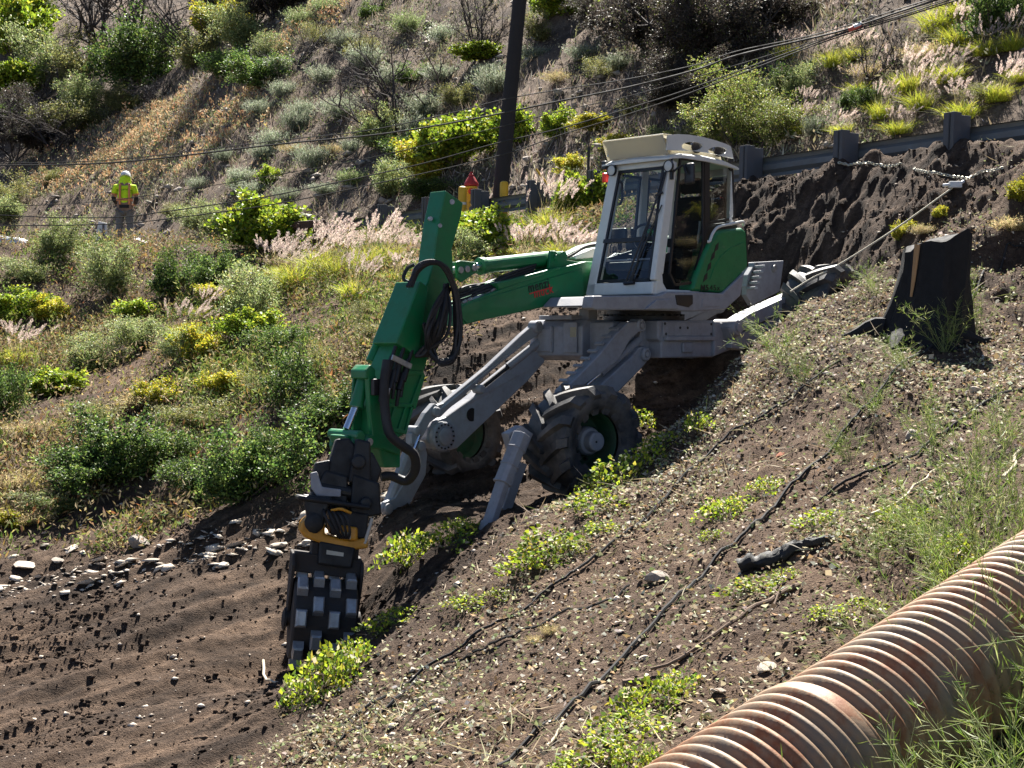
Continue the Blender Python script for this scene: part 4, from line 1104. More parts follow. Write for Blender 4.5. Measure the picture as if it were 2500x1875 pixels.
rail = empty('guardrail', gp3(8, 0, ROAD_Z))
tag(rail, 'steel guardrail on dark posts along the road edge above the machine', 'guardrail')
Minv = Matrix.Translation(-rail.location)
prof = [(0.0, .78), (.05, .775), (.065, .72), (.02, .665), (.02, .585), (.065, .53), (.05, .475), (0.0, .47)]
thick = [(o - .006 if o > .03 else o - .012, h) for o, h in prof]
BZ = 2.0
t0s = [-3.05 + 1.95 * k for k in range(13)]
for k in range(0, 12, 2):
    mb = MB()
    a, b = t0s[k] - .02, min(t0s[min(k + 2, 12)] + .02, 20.6)
    mb.loft([[gp3(t, o, BZ + h) + Vector((0, 0, .004 * (k % 4))) for o, h in prof + thick[::-1]] for t in np.linspace(a, b, 8)])
    o = mb.build('rail_beam', GALV, rail); o.data.transform(Minv)
for t in t0s:
    mb = MB(); zt = 2.96
    zb = gz(*gp3(t, -.28, 0)[:2]) - .25
    def pb(mb, w0, w1, o0, o1, z0, z1, tilt=0.02):
        ring = lambda z, s: [gp3(t + w + s, o, z) for w, o in ((w0, o0), (w1, o0), (w1, o1), (w0, o1))]
        mb.loft([ring(z0, 0), ring(z1, -tilt)])
    pb(mb, -.085, .085, -.36, -.20, zb, zt)
    o = mb.build('post', POSTM, rail, bevel=.006); o.data.transform(Minv)
    mb = MB(); pb(mb, -.075, .075, -.196, -.004, 2.46, zt - .03); o2 = mb.build('block', POSTM, rail, bevel=.006); o2.data.transform(Minv)
    mb = MB(); pb(mb, -.03, -.012, -.372, -.361, zb + .2, zt - .02); o3 = mb.build('post_groove', TRIM, rail); o3.data.transform(Minv)

# utility pole
WOOD = paint('creosote_wood', (0.020, 0.017, 0.017), 0.9, 0.5, dirt_col=(0.04, 0.034, 0.032), scale=6, bump=0.02)
p0, p1 = D(1069, 480, 29.6), D(1117, 0, 29.9)
p0.z = gz(p0.x, p0.y) - .3
ax = (p1 - D(1069, 480, 29.6)).normalized()
pole = empty('utility_pole', (p0.x, p0.y, p0.z + .3)); tag(pole, 'dark wooden utility pole leaning right behind the excavator boom', 'utility pole')
mb = MB(); b0 = p0 - pole.location; mb.tube([b0 + ax * h for h in np.linspace(0, 11.5, 12)], [.165 - .0035 * h for h in np.linspace(0, 11.5, 12)], 16)
mb.build('shaft', WOOD, pole, smooth=True)
mb = MB(); c = b0 + ax * 10.6; bar(mb, c + Vector((-1.1, -.4, 0)), c + Vector((1.1, .4, 0)), .1, .12); mb.build('crossarm', WOOD, pole, bevel=.01)

# overhead cables
CABLE = paint('cable_sheath', (0.012, 0.012, 0.013), 0.6, 0.1, bump=0)
wires = [
 ('thick lowest-sagging black cable of the upper pair crossing the hillside', .016, [(-60,404),(0,404),(290,396),(680,352),(900,331),(1063,307),(1222,277),(1370,246),(1533,213),(1700,170),(1803,134),(2007,87),(2088,65),(2210,24),(2400,-36)]),
 ('thin black cable running just above the thick upper cable', .009, [(-60,400),(0,399),(290,389),(680,343),(900,318),(1100,276),(1229,243),(1370,218),(1533,193),(1700,158),(1803,124),(2007,80),(2210,17),(2400,-42)]),
 ('faint thin cable passing at the height of the worker\'s shoulders', .007, [(-60,505),(0,504),(226,494),(407,470),(633,434),(904,385),(1215,311),(1370,271),(1533,235),(1700,188),(2007,95),(2210,30),(2400,-30)]),
 ('black cable passing behind at the height of the worker\'s waist', .011, [(-60,523),(0,525),(140,531),(294,530),(407,516),(542,497),(678,475),(1000,407),(1215,349),(1370,313),(1533,265),(1700,211),(2007,99),(2210,35),(2400,-26)]),
 ('lowest black cable, at the height of the worker\'s thighs', .010, [(-60,551),(0,551),(271,547),(452,529),(678,497),(900,452),(1207,383),(1370,329),(1533,279),(1700,221),(2007,104),(2210,40),(2400,-20)])]
for lab, r, pl in wires:
    q = bez([P(u, v, float(np.interp(u, [0, 2500], [30, 21]))) for u, v in pl], 8)
    mb = MB(); mb.tube(q, r, 6); o = mb.build('overhead_cable', CABLE, smooth=True); tag(o, lab, 'cable', 'overhead cables')
c = P(2088, 65, float(np.interp(2088, [0, 2500], [30, 21])) - .03)
mb = MB(); mb.cyl(c + Vector((-.10, 0, -.05)), c + Vector((.10, 0, .03)), .035, 12); o = mb.build('cable_marker', paint('marker_red', (.5, .09, .06), .5, .2, bump=0)); tag(o, 'small red and white marker clamped on the upper cable', 'cable marker')
mb = MB(); mb.cyl(c + Vector((-.03, 0, -.012)), c + Vector((.10, 0, .038)), .038, 12); mb.build('white_band', WHITE, o)

# bollards and hydrant
YEL = paint('bollard_yellow', (0.62, 0.36, 0.015), 0.5, 0.2, bump=0)
for (u, v, d, lab) in ((997, 402, 29.0, 'yellow steel bollard left of the red hydrant'), (1087, 391, 28.6, 'yellow steel bollard right of the leaning utility pole')):
    top = D(u, v, d); z0 = gz(top.x, top.y)
    h = top.z - z0
    mb = MB(); mb.lathe([(.085, -.05), (.085, h - .06), (.075, h - .025), (.045, h - .005), (0, h)], (0, 0, 0), (.02, 0, 1), 20)
    o = mb.build('bollard', YEL, smooth=True, loc=(top.x, top.y, z0)); tag(o, lab, 'bollard', 'yellow bollards by the hydrant')
    mb = MB(); mb.lathe([(.088, h * .62), (.088, h * .62 + .05), (.0855, h * .62 + .05), (.0855, h * .62)], (0, 0, 0), (.02, 0, 1), 20, caps=False); mb.build('reflective_band', WHITE, o)
top = D(1018, 371, 29.4); z0 = gz(top.x, top.y); h = top.z - z0
HR = paint('hydrant_red', (0.36, 0.012, 0.012), 0.45, 0.15, bump=0)
hyd = empty('fire_hydrant', (top.x, top.y, z0)); tag(hyd, 'fire hydrant with red bonnet and yellow barrel between the bollards', 'fire hydrant')
mb = MB(); mb.lathe([(.16, 0), (.16, .04), (.10, .06), (.10, h - .36), (.13, h - .35), (.13, h - .31), (.11, h - .30)], n=20); mb.build('barrel', YEL, hyd, smooth=True)
mb = MB(); mb.lathe([(.12, h - .30), (.15, h - .29), (.15, h - .24), (.12, h - .20), (.085, h - .13), (.05, h - .09), (.05, h - .05), (.028, h - .04), (.028, h), (0, h)], n=20); mb.build('bonnet', HR, hyd, smooth=True)
for d_ in ((1, 0, 0), (-1, 0, 0), (0, -1, 0)):
    v = Vector(d_); mb = MB(); mb.lathe([(.05, .09), (.05, .16), (.062, .16), (.062, .20), (.02, .205), (.02, .23), (0, .23)], (0, 0, h - .42), v, 14); mb.build('outlet_cap', HR, hyd, smooth=True)

# thin dark sign post and yellow guy-wire guard
b0 = D(1268, 450, 26.0); b0.z = gz(b0.x, b0.y); t0 = D(1272, 318, 26.0)
mb = MB(); bar(mb, (0, 0, -.1), t0 - b0, .05, .05, (0, 1, 0)); 
for k in range(9):
    q = (t0 - b0) * (.15 + .09 * k); mb.cyl(q + Vector((0, -.027, 0)), q + Vector((0, -.024, 0)), .008, 6)
o = mb.build('sign_post', paint('post_black', (.02, .02, .022), .7, .3, bump=0), loc=b0); tag(o, 'thin dark steel sign post without a sign beside the cab', 'sign post')
b1 = D(1248, 432, 27.2); b1.z = gz(b1.x, b1.y); t1 = D(1158, 365, 27.6)
mb = MB(); mb.tube([(0, 0, 0), t1 - b1], .02, 8); o = mb.build('guy_guard', YEL, loc=b1, smooth=True); tag(o, 'slanting yellow plastic guy wire guard right of the pole', 'guy guard')

# spare digging bucket on the verge
bc = D(690, 508, 31.0); bc.z = gz(bc.x, bc.y)
BR = paint('rusty_bucket', (0.085, 0.042, 0.026), 0.75, 0.6, dirt_col=(0.05, 0.035, 0.03), scale=4, bump=0.01)
bk = empty('digging_bucket', bc, math.radians(14)); tag(bk, 'rusty brown digging bucket resting on the verge behind the plumed grass', 'excavator bucket')
sp_ = [(-.10, .46), (.18, .50), (.42, .22), (.56, -.02), (.48, -.06), (.10, -.06), (-.12, .10)]
for y in (-.42, .38):
    mb = MB(); mb.prism(sp_, y, y + .04); mb.build('side_plate', BR, bk, bevel=.008)
mb = MB(); mb.loft([[(x, y, z) for x, z in ((-.10, .46), (-.12, .10), (.10, -.06), (.48, -.06), (.47, -.03), (.11, -.03), (-.09, .11), (-.07, .46))] for y in (-.38, .38)]); mb.build('shell', BR, bk)
mb = MB(); mb.prism([(-.62, .44), (-.55, .54), (.10, .60), (.16, .50), (-.12, .44), (-.30, .36), (-.52, .34)], -.16, .16); mb.cyl((-.5, -.22, .44), (-.5, .22, .44), .06, 14); mb.cyl((-.05, -.22, .52), (-.05, .22, .52), .05, 14); mb.build('hanger', BR, bk, bevel=.02)
for k in range(5):
    mb = MB(); y = -.36 + k * .18; mb.loft([[(.50, y - .04, -.055), (.50, y + .04, -.055), (.50, y + .04, -.01), (.50, y - .04, -.01)], [(.66, y - .025, -.07), (.66, y + .025, -.07), (.66, y + .025, -.06), (.66, y - .025, -.06)]]); mb.build('tooth', BR, bk)

# marker posts by the worker
PW = paint('white_plastic', (0.62, 0.63, 0.64), 0.5, 0.3, bump=0)
PG = paint('grey_band', (0.10, 0.10, 0.11), 0.6, 0.2, bump=0)
b0 = D(219, 538, 34.0); b0.z = gz(b0.x, b0.y)
mk = mb = MB(); mb.loft([[(-.20, -.03, -.1), (.14, -.03, -.1), (.14, .03, -.1), (-.20, .03, -.1)], [(-.06, -.025, .62), (.14, -.025, .58), (.14, .025, .58), (-.06, .025, .62)]])
o = mb.build('marker_board', PW, loc=b0, bevel=.01); tag(o, 'white tapering marker board standing left of the worker', 'marker board')
mb = MB(); mb.loft([[(.03, -.038, -.05), (.09, -.038, -.05), (.09, -.031, -.05), (.03, -.031, -.05)], [(.035, -.033, .55), (.085, -.033, .55), (.085, -.026, .55), (.035, -.026, .55)]]); mb.build('dark_stripe', PG, o)
b0 = D(300, 540, 33.8); b0.z = gz(b0.x, b0.y)
mb = MB(); mb.loft([[(-.18, -.2, .0), (-.16, .25, .0), (-.16, .25, .26), (-.18, -.2, .22)], [(.28, -.2, .0), (.30, .25, .0), (.30, .25, .06), (.28, -.2, .05)]])
o = mb.build('folded_board', PW, loc=b0, bevel=.01); tag(o, 'low white wedge-shaped board lying right of the worker\'s feet', 'board')

# parked truck, only its nose in the frame
tr0 = D(72, 612, 47.0); tr0.z = gz(tr0.x, tr0.y)
TK = empty('parked_truck', tr0, math.radians(14)); tag(TK, 'silver parked truck, only its nose showing at the left edge', 'truck')
SIL = paint('silver_paint', (0.50, 0.54, 0.60), 0.25, 0.1, metal=0.4, coat=0.6, bump=0)
mb = MB()
rings = []
for x, zb, zt, w in ((0.0, .45, .80, .80), (-.10, .40, 1.0, .88), (-.35, .38, 1.08, .92), (-1.2, .38, 1.16, .94), (-1.3, .38, 1.18, .94), (-5.0, .38, 1.15, .94), (-5.2, .45, 1.10, .90)):
    rings.append([(x, -w, zb), (x, -w, zt - .12), (x, -w + .12, zt), (x, w - .12, zt), (x, w, zt - .12), (x, w, zb)])
mb.loft(rings); mb.build('body', SIL, TK, bevel=.04)
mb = MB(); mb.loft([[(-1.25, -.86, 1.15), (-1.25, .86, 1.15), (-3.2, .86, 1.15), (-3.2, -.86, 1.15)], [(-1.95, -.70, 1.82), (-1.95, .70, 1.82), (-3.0, .70, 1.82), (-3.0, -.70, 1.82)]]); mb.build('cabin', TRIM, TK, bevel=.05)
mb = MB(); mb.box((.02, 0, .66), (.06, 1.1, .26)); mb.build('grille', TRIM, TK, bevel=.01)
for k in range(5): mb = MB(); mb.box((.045, 0, .56 + k * .05), (.02, 1.05, .014)); mb.build('grille_bar', SIL, TK)
for s in (-1, 1): mb = MB(); mb.box((-.02, s * .70, .74), (.10, .26, .18)); mb.build('headlight', PW, TK, bevel=.03)
mb = MB(); mb.box((.06, 0, .43), (.16, 1.8, .18)); mb.build('bumper', TRIM, TK, bevel=.04)
for x in (-.85, -4.1):
    for s in (-.86, .86):
        mb = MB(); mb.lathe([(.2, -.12), (.37, -.11), (.39, 0), (.37, .11), (.2, .12)], (x, s, .38), (0, 1, 0), 28); w = mb.build('wheel', RUBBER, TK, smooth=True)
        mb = MB(); mb.lathe([(.05, -.125), (.2, -.124), (.2, .124), (.05, .125)], (x, s, .38), (0, 1, 0), 20); mb.build('rim', GALV, w)
# pale pipe end at the left edge
b0 = D(-12, 655, 28.5); b0.z = gz(b0.x, b0.y)
mb = MB(); mb.tube([(-.9, -.1, .12), (.45, .12, .16)], .11, 16); mb.tube([(.40, .112, .16), (.47, .123, .16)], .122, 16); o = mb.build('white_pipe', PW, loc=b0, smooth=True); tag(o, 'short white pipe half hidden in bushes at the left edge', 'pipe')

# ================================================================== road worker
pw = D(270, 541, 33.6); pw.z = gz(pw.x, pw.y)
SKIN = paint('skin', (.30, .17, .11), .6, .1, bump=0)
VEST = paint('lime_cloth', (0.62, 0.86, 0.015), 0.8, 0.06, dirt_col=(.3, .4, .02), bump=0.01)
ORNG = paint('orange_tape', (0.72, 0.26, 0.10), 0.7, 0.1, bump=0)
JEAN = paint('grey_trousers', (0.13, 0.13, 0.135), 0.9, 0.4, dirt_col=(.2, .18, .16), bump=0.01)
BLK = paint('black_sleeve', (0.015, 0.015, 0.017), 0.85, 0.1, bump=0)
man = empty('person', pw, math.radians(8)); tag(man, 'person in lime hi-vis shirt and grey trousers, back turned, head bowed', 'person')
def skinned(name, joints, edges, mat, parent, root=0, sub=2):
    me = bpy.data.meshes.new(name)
    me.from_pydata([j[0] for j in joints], edges, [])
    o = link(name, me, mat, parent)
    m = o.modifiers.new('skin', 'SKIN')
    me.skin_vertices.new() if not me.skin_vertices else None
    for i, j in enumerate(joints):
        r = j[1]; me.skin_vertices[0].data[i].radius = (r, r) if not isinstance(r, tuple) else r
    me.skin_vertices[0].data[root].use_root = True
    m.use_smooth_shade = True
    s = o.modifiers.new('sub', 'SUBSURF'); s.levels = sub; s.render_levels = sub
    return o
# facing +y (away from the camera); hands forward at the waist, head bent down
J = [((0, 0, .93), (.165, .12)), ((0, .01, 1.12), (.16, .115)), ((0, .05, 1.32), (.185, .12)), ((0, .09, 1.43), (.13, .10)), ((0, .14, 1.50), .058), ((0, .19, 1.57), .088), ((0, .21, 1.66), .09),
     ((-.20, .07, 1.40), .068), ((-.26, .08, 1.16), .052), ((-.20, .26, 1.02), .042), ((-.15, .33, 1.00), .038),
     ((.20, .07, 1.40), .068), ((.26, .08, 1.16), .052), ((.20, .26, 1.02), .042), ((.15, .33, 1.00), .038),
     ((-.10, 0, .86), .105), ((-.125, .03, .50), .072), ((-.14, -.03, .10), .05), ((-.145, .10, .035), .045),
     ((.10, 0, .86), .105), ((.12, .04, .50), .072), ((.13, -.02, .10), .05), ((.15, .11, .035), .045)]
E = [(0, 1), (1, 2), (2, 3), (3, 4), (4, 5), (5, 6), (3, 7), (7, 8), (8, 9), (9, 10), (3, 11), (11, 12), (12, 13), (13, 14), (0, 15), (15, 16), (16, 17), (17, 18), (0, 19), (19, 20), (20, 21), (21, 22)]
body = skinned('body', J, E, SKIN, man)
up = [(J[0][0], (.178, .13)), (J[1][0], (.172, .128)), (J[2][0], (.20, .135)), (J[3][0], (.14, .11)), ((-.205, .07, 1.40), .085), ((-.25, .075, 1.22), .078), ((.205, .07, 1.40), .085), ((.25, .075, 1.22), .078), ((0, .115, 1.485), .075)]
skinned('hi_vis_shirt', up, [(0, 1), (1, 2), (2, 3), (3, 4), (4, 5), (3, 6), (6, 7), (3, 8)], VEST, man)
for s in (-1, 1):
    skinned('sleeve', [((s * .252, .075, 1.20), .066), ((s * .262, .08, 1.12), .06), ((s * .205, .25, 1.025), .05)], [(0, 1), (1, 2)], BLK, man)
    mb = MB(); mb.tube([(s * .245, .074, 1.25), (s * .249, .075, 1.225)], [.083, .082], 14); mb.build('sleeve_band', ORNG, man, smooth=True)
skinned('trousers', [((0, 0, .93), (.172, .128)), ((-.10, 0, .82), .115), ((-.125, .03, .50), .088), ((-.142, -.02, .13), .074), ((.10, 0, .82), .115), ((.12, .04, .50), .088), ((.132, -.01, .13), .074)], [(0, 1), (1, 2), (2, 3), (0, 4), (4, 5), (5, 6)], JEAN, man)
for s in (-.143, .135):
    mb = MB(); mb.loft([[(s - .05, -.08, -.02), (s + .05, -.08, -.02), (s + .05, .18, -.02), (s - .05, .18, -.02)], [(s - .045, -.075, .07), (s + .045, -.075, .07), (s + .04, .15, .05), (s - .04, .15, .05)], [(s - .045, -.07, .14), (s + .045, -.07, .14), (s + .04, .04, .14), (s - .04, .04, .14)]]); mb.build('boot', JEAN, man, bevel=.02)
for x0, x1 in ((-.115, -.075), (.10, .14)):
    mb = MB(); mb.tube(bez([((x0 + x1) / 2, -.105, .98), ((x0 + x1) / 2, -.108, 1.15), ((x0 + x1) / 2, -.088, 1.33), ((x0 + x1) / 2, -.03, 1.47)], 4), .028, 6); mb.build('brace_stripe', ORNG, man)
mb = MB(); mb.loft([[(math.cos(a) * .188 * k, math.sin(a) * .142 * k + .015, z) for a in [2 * PI * j / 20 for j in range(20)]] for z, k in ((1.07, .985), (1.075, 1.0), (1.125, 1.0), (1.13, .985))]); mb.build('waist_stripe', ORNG, man, smooth=True)
mb = MB(); mb.loft([[(math.cos(a) * .182, math.sin(a) * .132 + .005, z) for a in [2 * PI * j / 18 for j in range(18)]] for z in (.90, .975)]); mb.build('shirt_hem', BLK, man, smooth=True)
mb = MB(); ax = Vector((0, .45, .9)); mb.lathe([(.135, .0), (.132, .02), (.118, .03), (.112, .09), (.085, .13), (.04, .15), (0, .152)], (0, .20, 1.645), ax, 20); mb.build('hard_hat', PW, man, smooth=True)
mb = MB(); mb.loft([[(x * k, y, z) for x, y, z in ((-.115, .17, 1.66), (0, .085, 1.69), (.115, .17, 1.66), (.10, .21, 1.62), (0, .12, 1.63), (-.10, .21, 1.62))] for k in (1.0,)] + [[(x, y, z) for x, y, z in ((-.16, .09, 1.46), (0, -.03, 1.44), (.16, .09, 1.46), (.14, .14, 1.46), (0, .04, 1.46), (-.14, .14, 1.46))]]); mb.build('neck_flap', VEST, man, bevel=.01)
mb = MB(); mb.lathe([(.02, 0), (.05, .02), (.055, .07), (.03, .10), (0, .105)], (-.10, .24, 1.50), (-.2, .3, 1), 12); mb.build('face_mask', BLK, man, smooth=True)
# ================================================================== corrugated culvert pipe
def rust_pipe_mat():
    m, N, L, b = nmat('rusted_corrugated_steel')
    tc = N.new('ShaderNodeTexCoord')
    mp = N.new('ShaderNodeMapping'); mp.inputs['Scale'].default_value = (1, 1, .35); L.new(tc.outputs['Object'], mp.inputs['Vector'])
    n1 = N.new('ShaderNodeTexNoise'); n1.inputs['Scale'].default_value = 3.2; n1.inputs['Detail'].default_value = 7; n1.inputs['Roughness'].default_value = .65; L.new(mp.outputs[0], n1.inputs['Vector'])
    n2 = N.new('ShaderNodeTexNoise'); n2.inputs['Scale'].default_value = 14; n2.inputs['Detail'].default_value = 6; n2.inputs['Roughness'].default_value = .7; L.new(tc.outputs['Object'], n2.inputs['Vector'])
    mx = N.new('ShaderNodeMix'); mx.data_type = 'FLOAT'; mx.inputs['Factor'].default_value = .35; L.new(n1.outputs['Fac'], mx.inputs['A']); L.new(n2.outputs['Fac'], mx.inputs['B'])
    r = ramp(N, [(.32, (.10, .095, .09)), (.41, (.20, .15, .105)), (.50, (.25, .165, .10)), (.58, (.22, .095, .042)), (.68, (.15, .045, .018))]); L.new(mx.outputs['Result'], r.inputs['Fac'])
    L.new(r.outputs['Color'], b.inputs['Base Color'])
    b.inputs['Roughness'].default_value = .62; b.inputs['Metallic'].default_value = .15
    bp = N.new('ShaderNodeBump'); bp.inputs['Strength'].default_value = .3; bp.inputs['Distance'].default_value = .01; L.new(n2.outputs['Fac'], bp.inputs['Height']); L.new(bp.outputs[0], b.inputs['Normal'])
    return m
RP = rust_pipe_mat()
A0, A1 = D(1554, 1804, 6.1), D(2280, 1283, 8.0)
pd = (A1 - A0).normalized()
pa = A0 - pd * 1.3
cul = empty('culvert_pipe', pa); tag(cul, 'rusty corrugated steel culvert pipe lying in weeds at the lower right', 'pipe')
def corr(name, t0, t1, R, pitch=.092, amp=.019, n=72):
    ts = np.arange(t0, t1, pitch / 7); ang = 2 * PI * np.arange(n) / n
    a = pd.cross(Vector((0, 0, 1))).normalized(); b = a.cross(pd)
    a, b, ax = np.array(a), np.array(b), np.array(pd)
    rr = R + amp * np.sin(2 * PI * ts / pitch)
    ov = 1 + .012 * np.sin(2 * ang + 1) + .006 * np.sin(5 * ang)
    V = ax[None, None] * ts[:, None, None] + (a[None, None] * np.cos(ang)[None, :, None] + b[None, None] * np.sin(ang)[None, :, None]) * (rr[:, None, None] * ov[None, :, None])
    m = len(ts); idx = np.arange(m * n).reshape(m, n); j = np.roll(idx, -1, 1)
    F = np.stack([idx[:-1], j[:-1], j[1:], idx[1:]], -1).reshape(-1, 4)
    me = bpy.data.meshes.new(name); np_mesh(me, V.reshape(-1, 3), F, 4); me.shade_smooth()
    o = link(name, me, RP, cul); s = o.modifiers.new('wall', 'SOLIDIFY'); s.thickness = .004
    return o
corr('pipe_section', 0.0, 2.02, .395); corr('pipe_section', 1.97, 7.0, .372)
mb = MB(); aa = pd.cross(Vector((0, 0, 1))).normalized(); bb = aa.cross(pd)
mb.loft([[pd * t + (aa * math.cos(2 * PI * k / 60) + bb * math.sin(2 * PI * k / 60)) * r for k in range(60)] for t, r in ((1.95, .406), (1.965, .412), (2.03, .404), (2.04, .392))], cap=False)
o = mb.build('coupling_band', RP, cul, smooth=True)

# ================================================================== burned stump
CHAR = paint('charred_wood', (0.006, 0.006, 0.007), 0.85, 0.2, dirt_col=(.014, .013, .012), scale=11, bump=.03)
CHARG = paint('charcoal', (0.008, 0.008, 0.009), 0.6, 0.35, dirt_col=(.05, .05, .05), scale=22, bump=.02)
RAW = paint('pale_wood', (.35, .21, .10), .8, .4, dirt_col=(.12, .07, .04), bump=.02)
sb = D(2002, 700, 14.1); sb.z = gz(sb.x, sb.y)
st = empty('burned_stump', sb); tag(st, 'black burned tree stump with a slanted top on the right slope', 'tree stump')
rings = []; n = 40
hs = np.linspace(0, 1, 16)
for h in hs:
    ring = []
    for k in range(n):
        a = 2 * PI * k / n
        flare = .24 * (1 - h) ** 2.2 * (1 + .5 * math.sin(3 * a + .6) + .25 * math.sin(7 * a))
        r = .325 + flare + .018 * math.sin(9 * a + 4 * h) + .012 * math.sin(17 * a + 2) + .02 * math.sin(4 * a + h * 5)
        x, y = math.cos(a) * r, math.sin(a) * r * .85
        top = .98 + .20 * (x / .33) * .5 + .03 * math.sin(5 * a)
        z = -.35 + h * (top + .35)
        ring.append((x - .12 * (1 - h) ** 2 + .10 * h, y, z))
    rings.append(ring)
mb = MB(); mb.loft(rings); mb.build('trunk', CHAR, st, smooth=True)
mb = MB()
pp = [rings[i][int(n * .63)] for i in (9, 11, 13, 15)]
mb.tube([Vector(p) * 1.0 + Vector((-.012, -.012, 0)) for p in pp], [.012, .022, .026, .03], 6); mb.build('bare_split', RAW, st)
for a, l in ((3.9, .25), (2.7, .3), (4.9, .22), (5.9, .3)):
    pts_ = []
    for t in np.linspace(.25, .25 + l, 6):
        x, y = math.cos(a + t * .4) * t * 1.3 - .1, math.sin(a + t * .4) * t * 1.3
        pts_.append(Vector((x, y, gz(sb.x + x, sb.y + y) - sb.z + .05 - .1 * (t - .25))))
    mb = MB(); mb.tube(pts_, [.13, .11, .085, .06, .04, .02], 8); mb.build('root', CHAR, st, smooth=True)

# ================================================================== burned log and branches
def drape(px, lift=.012, n=6):
    q = [hit(u, v, detail=True) for u, v in px]
    c = bez(q, n)
    z = ground(np.array([p.x for p in c]), np.array([p.y for p in c]))
    return [Vector((p.x, p.y, max(float(zz) + lift, p.z * .0 + float(zz) + lift))) for p, zz in zip(c, z)]
def lie(u0, v0, u1, v1, r0, r1, name, mat, lab, cat, bend=.03, group=None, lift=1.0, seg=9, n=8):
    a, b = hit(u0, v0, detail=True), hit(u1, v1, detail=True)
    rg = random.Random(int(u0 * 7 + v0)); pts_ = []
    for i in range(seg):
        t = i / (seg - 1); p = a.lerp(b, t); s = (b - a).cross(Vector((0, 0, 1))).normalized()
        p = p + s * bend * math.sin(t * PI * 1.3 + rg.random()) * 1.2
        pts_.append(Vector((p.x, p.y, p.z)))
    zz = [gz(p.x, p.y) for p in pts_]
    mx = np.convolve(np.pad(zz, 2, mode='edge'), np.ones(5) / 5, 'valid')
    pts_ = [Vector((p.x, p.y, float(m) + (r0 + (r1 - r0) * i / (seg - 1)) * lift + .008)) for i, (p, m) in enumerate(zip(pts_, mx))]
    rad = [(r0 + (r1 - r0) * i / (seg - 1)) * rg.uniform(.85, 1.15) for i in range(seg)]
    o0 = pts_[0].copy()
    mb = MB(); mb.tube([p - o0 for p in pts_], rad, n)
    o = mb.build(name, mat, loc=o0, smooth=True); tag(o, lab, cat, group)
    return o
la, lb = hit(1806, 1398, detail=True), hit(2040, 1318, detail=True)
lroot = empty('burned_log', la); tag(lroot, 'short black burned log lying on the littered slope', 'log')
def shell(off, r0, r1, t0, t1, seed, sq=1.0):
    rg = np.random.default_rng(seed); mb = MB(); rings = []
    ax = (lb - la).normalized(); s = ax.cross(Vector((0, 0, 1))).normalized(); up = s.cross(ax); Lg = (lb - la).length
    for i in range(18):
        t = t0 + (t1 - t0) * i / 17; c = ax * (Lg * t); gzz = gz(la.x + c.x, la.y + c.y) - la.z
        r = (r0 + (r1 - r0) * i / 17) * (1 + rg.normal() * .08); c = Vector((c.x, c.y, gzz + r * .8)) + s * (off[0] + .015 * math.sin(t * 9)) + Vector((0, 0, off[1]))
        rings.append([c + (s * math.cos(q) * sq + up * math.sin(q)) * r * (1 + .12 * math.sin(q * 3 + t * 6) + rg.normal() * .07) for q in [2 * PI * k / 14 for k in range(14)]])
    mb.loft(rings); return mb
shell((0, 0), .062, .040, 0.0, .62, 5).build('charred_shell', CHARG, lroot, smooth=True)
shell((.035, .0), .040, .018, .45, 1.0, 6).build('charred_strip', CHARG, lroot, smooth=True)
shell((-.035, .01), .030, .014, .5, .95, 7).build('charred_strip', CHARG, lroot, smooth=True)
BARK = paint('dry_bark', (.17, .115, .08), .9, .5, dirt_col=(.06, .045, .035), scale=12, bump=.01)
PALE = paint('bleached_twig', (.48, .42, .31), .85, .3, dirt_col=(.25, .2, .14), bump=0)
br = lie(1586, 1648, 1965, 1438, .010, .020, 'fallen_branch', BARK, 'long thin brown branch lying upslope of the corrugated pipe', 'branch', .05, seg=14)
mb = MB(); e0 = Vector((0, 0, 0)); q = hit(1889, 1489, detail=True) - br.location; q.z += .02
mb.tube([q, q + Vector((.05, .12, .06)), q + Vector((.02, .3, .08))], [.008, .006, .003], 6); mb.build('side_twig', BARK, br)
lie(650, 1620, 700, 1700, .012, .006, 'pale_stick', PALE, 'curved pale stick beside the compaction wheel', 'stick', .06, 'pale sticks', 2.0)
lie(2120, 1275, 2330, 1130, .012, .007, 'dead_stalk', PALE, 'bleached dead stalk slanting across the slope below the stump', 'stalk', .05, 'pale sticks', 2)
lie(2440, 1190, 2500, 1110, .014, .010, 'dead_stalk', PALE, 'bundle-like bleached stalk at the right edge of the slope', 'stalk', .03, 'pale sticks', 2)
lie(1332, 1835, 1380, 1772, .010, .006, 'pale_stick', PALE, 'straight pale stick near the bottom edge by the black hose', 'stick', .01, 'pale sticks', 1.5)
lie(1520, 1690, 1590, 1670, .03, .02, 'bark_piece', BARK, 'dark piece of bark left of the vine by the pipe', 'bark', .01, None, 1)

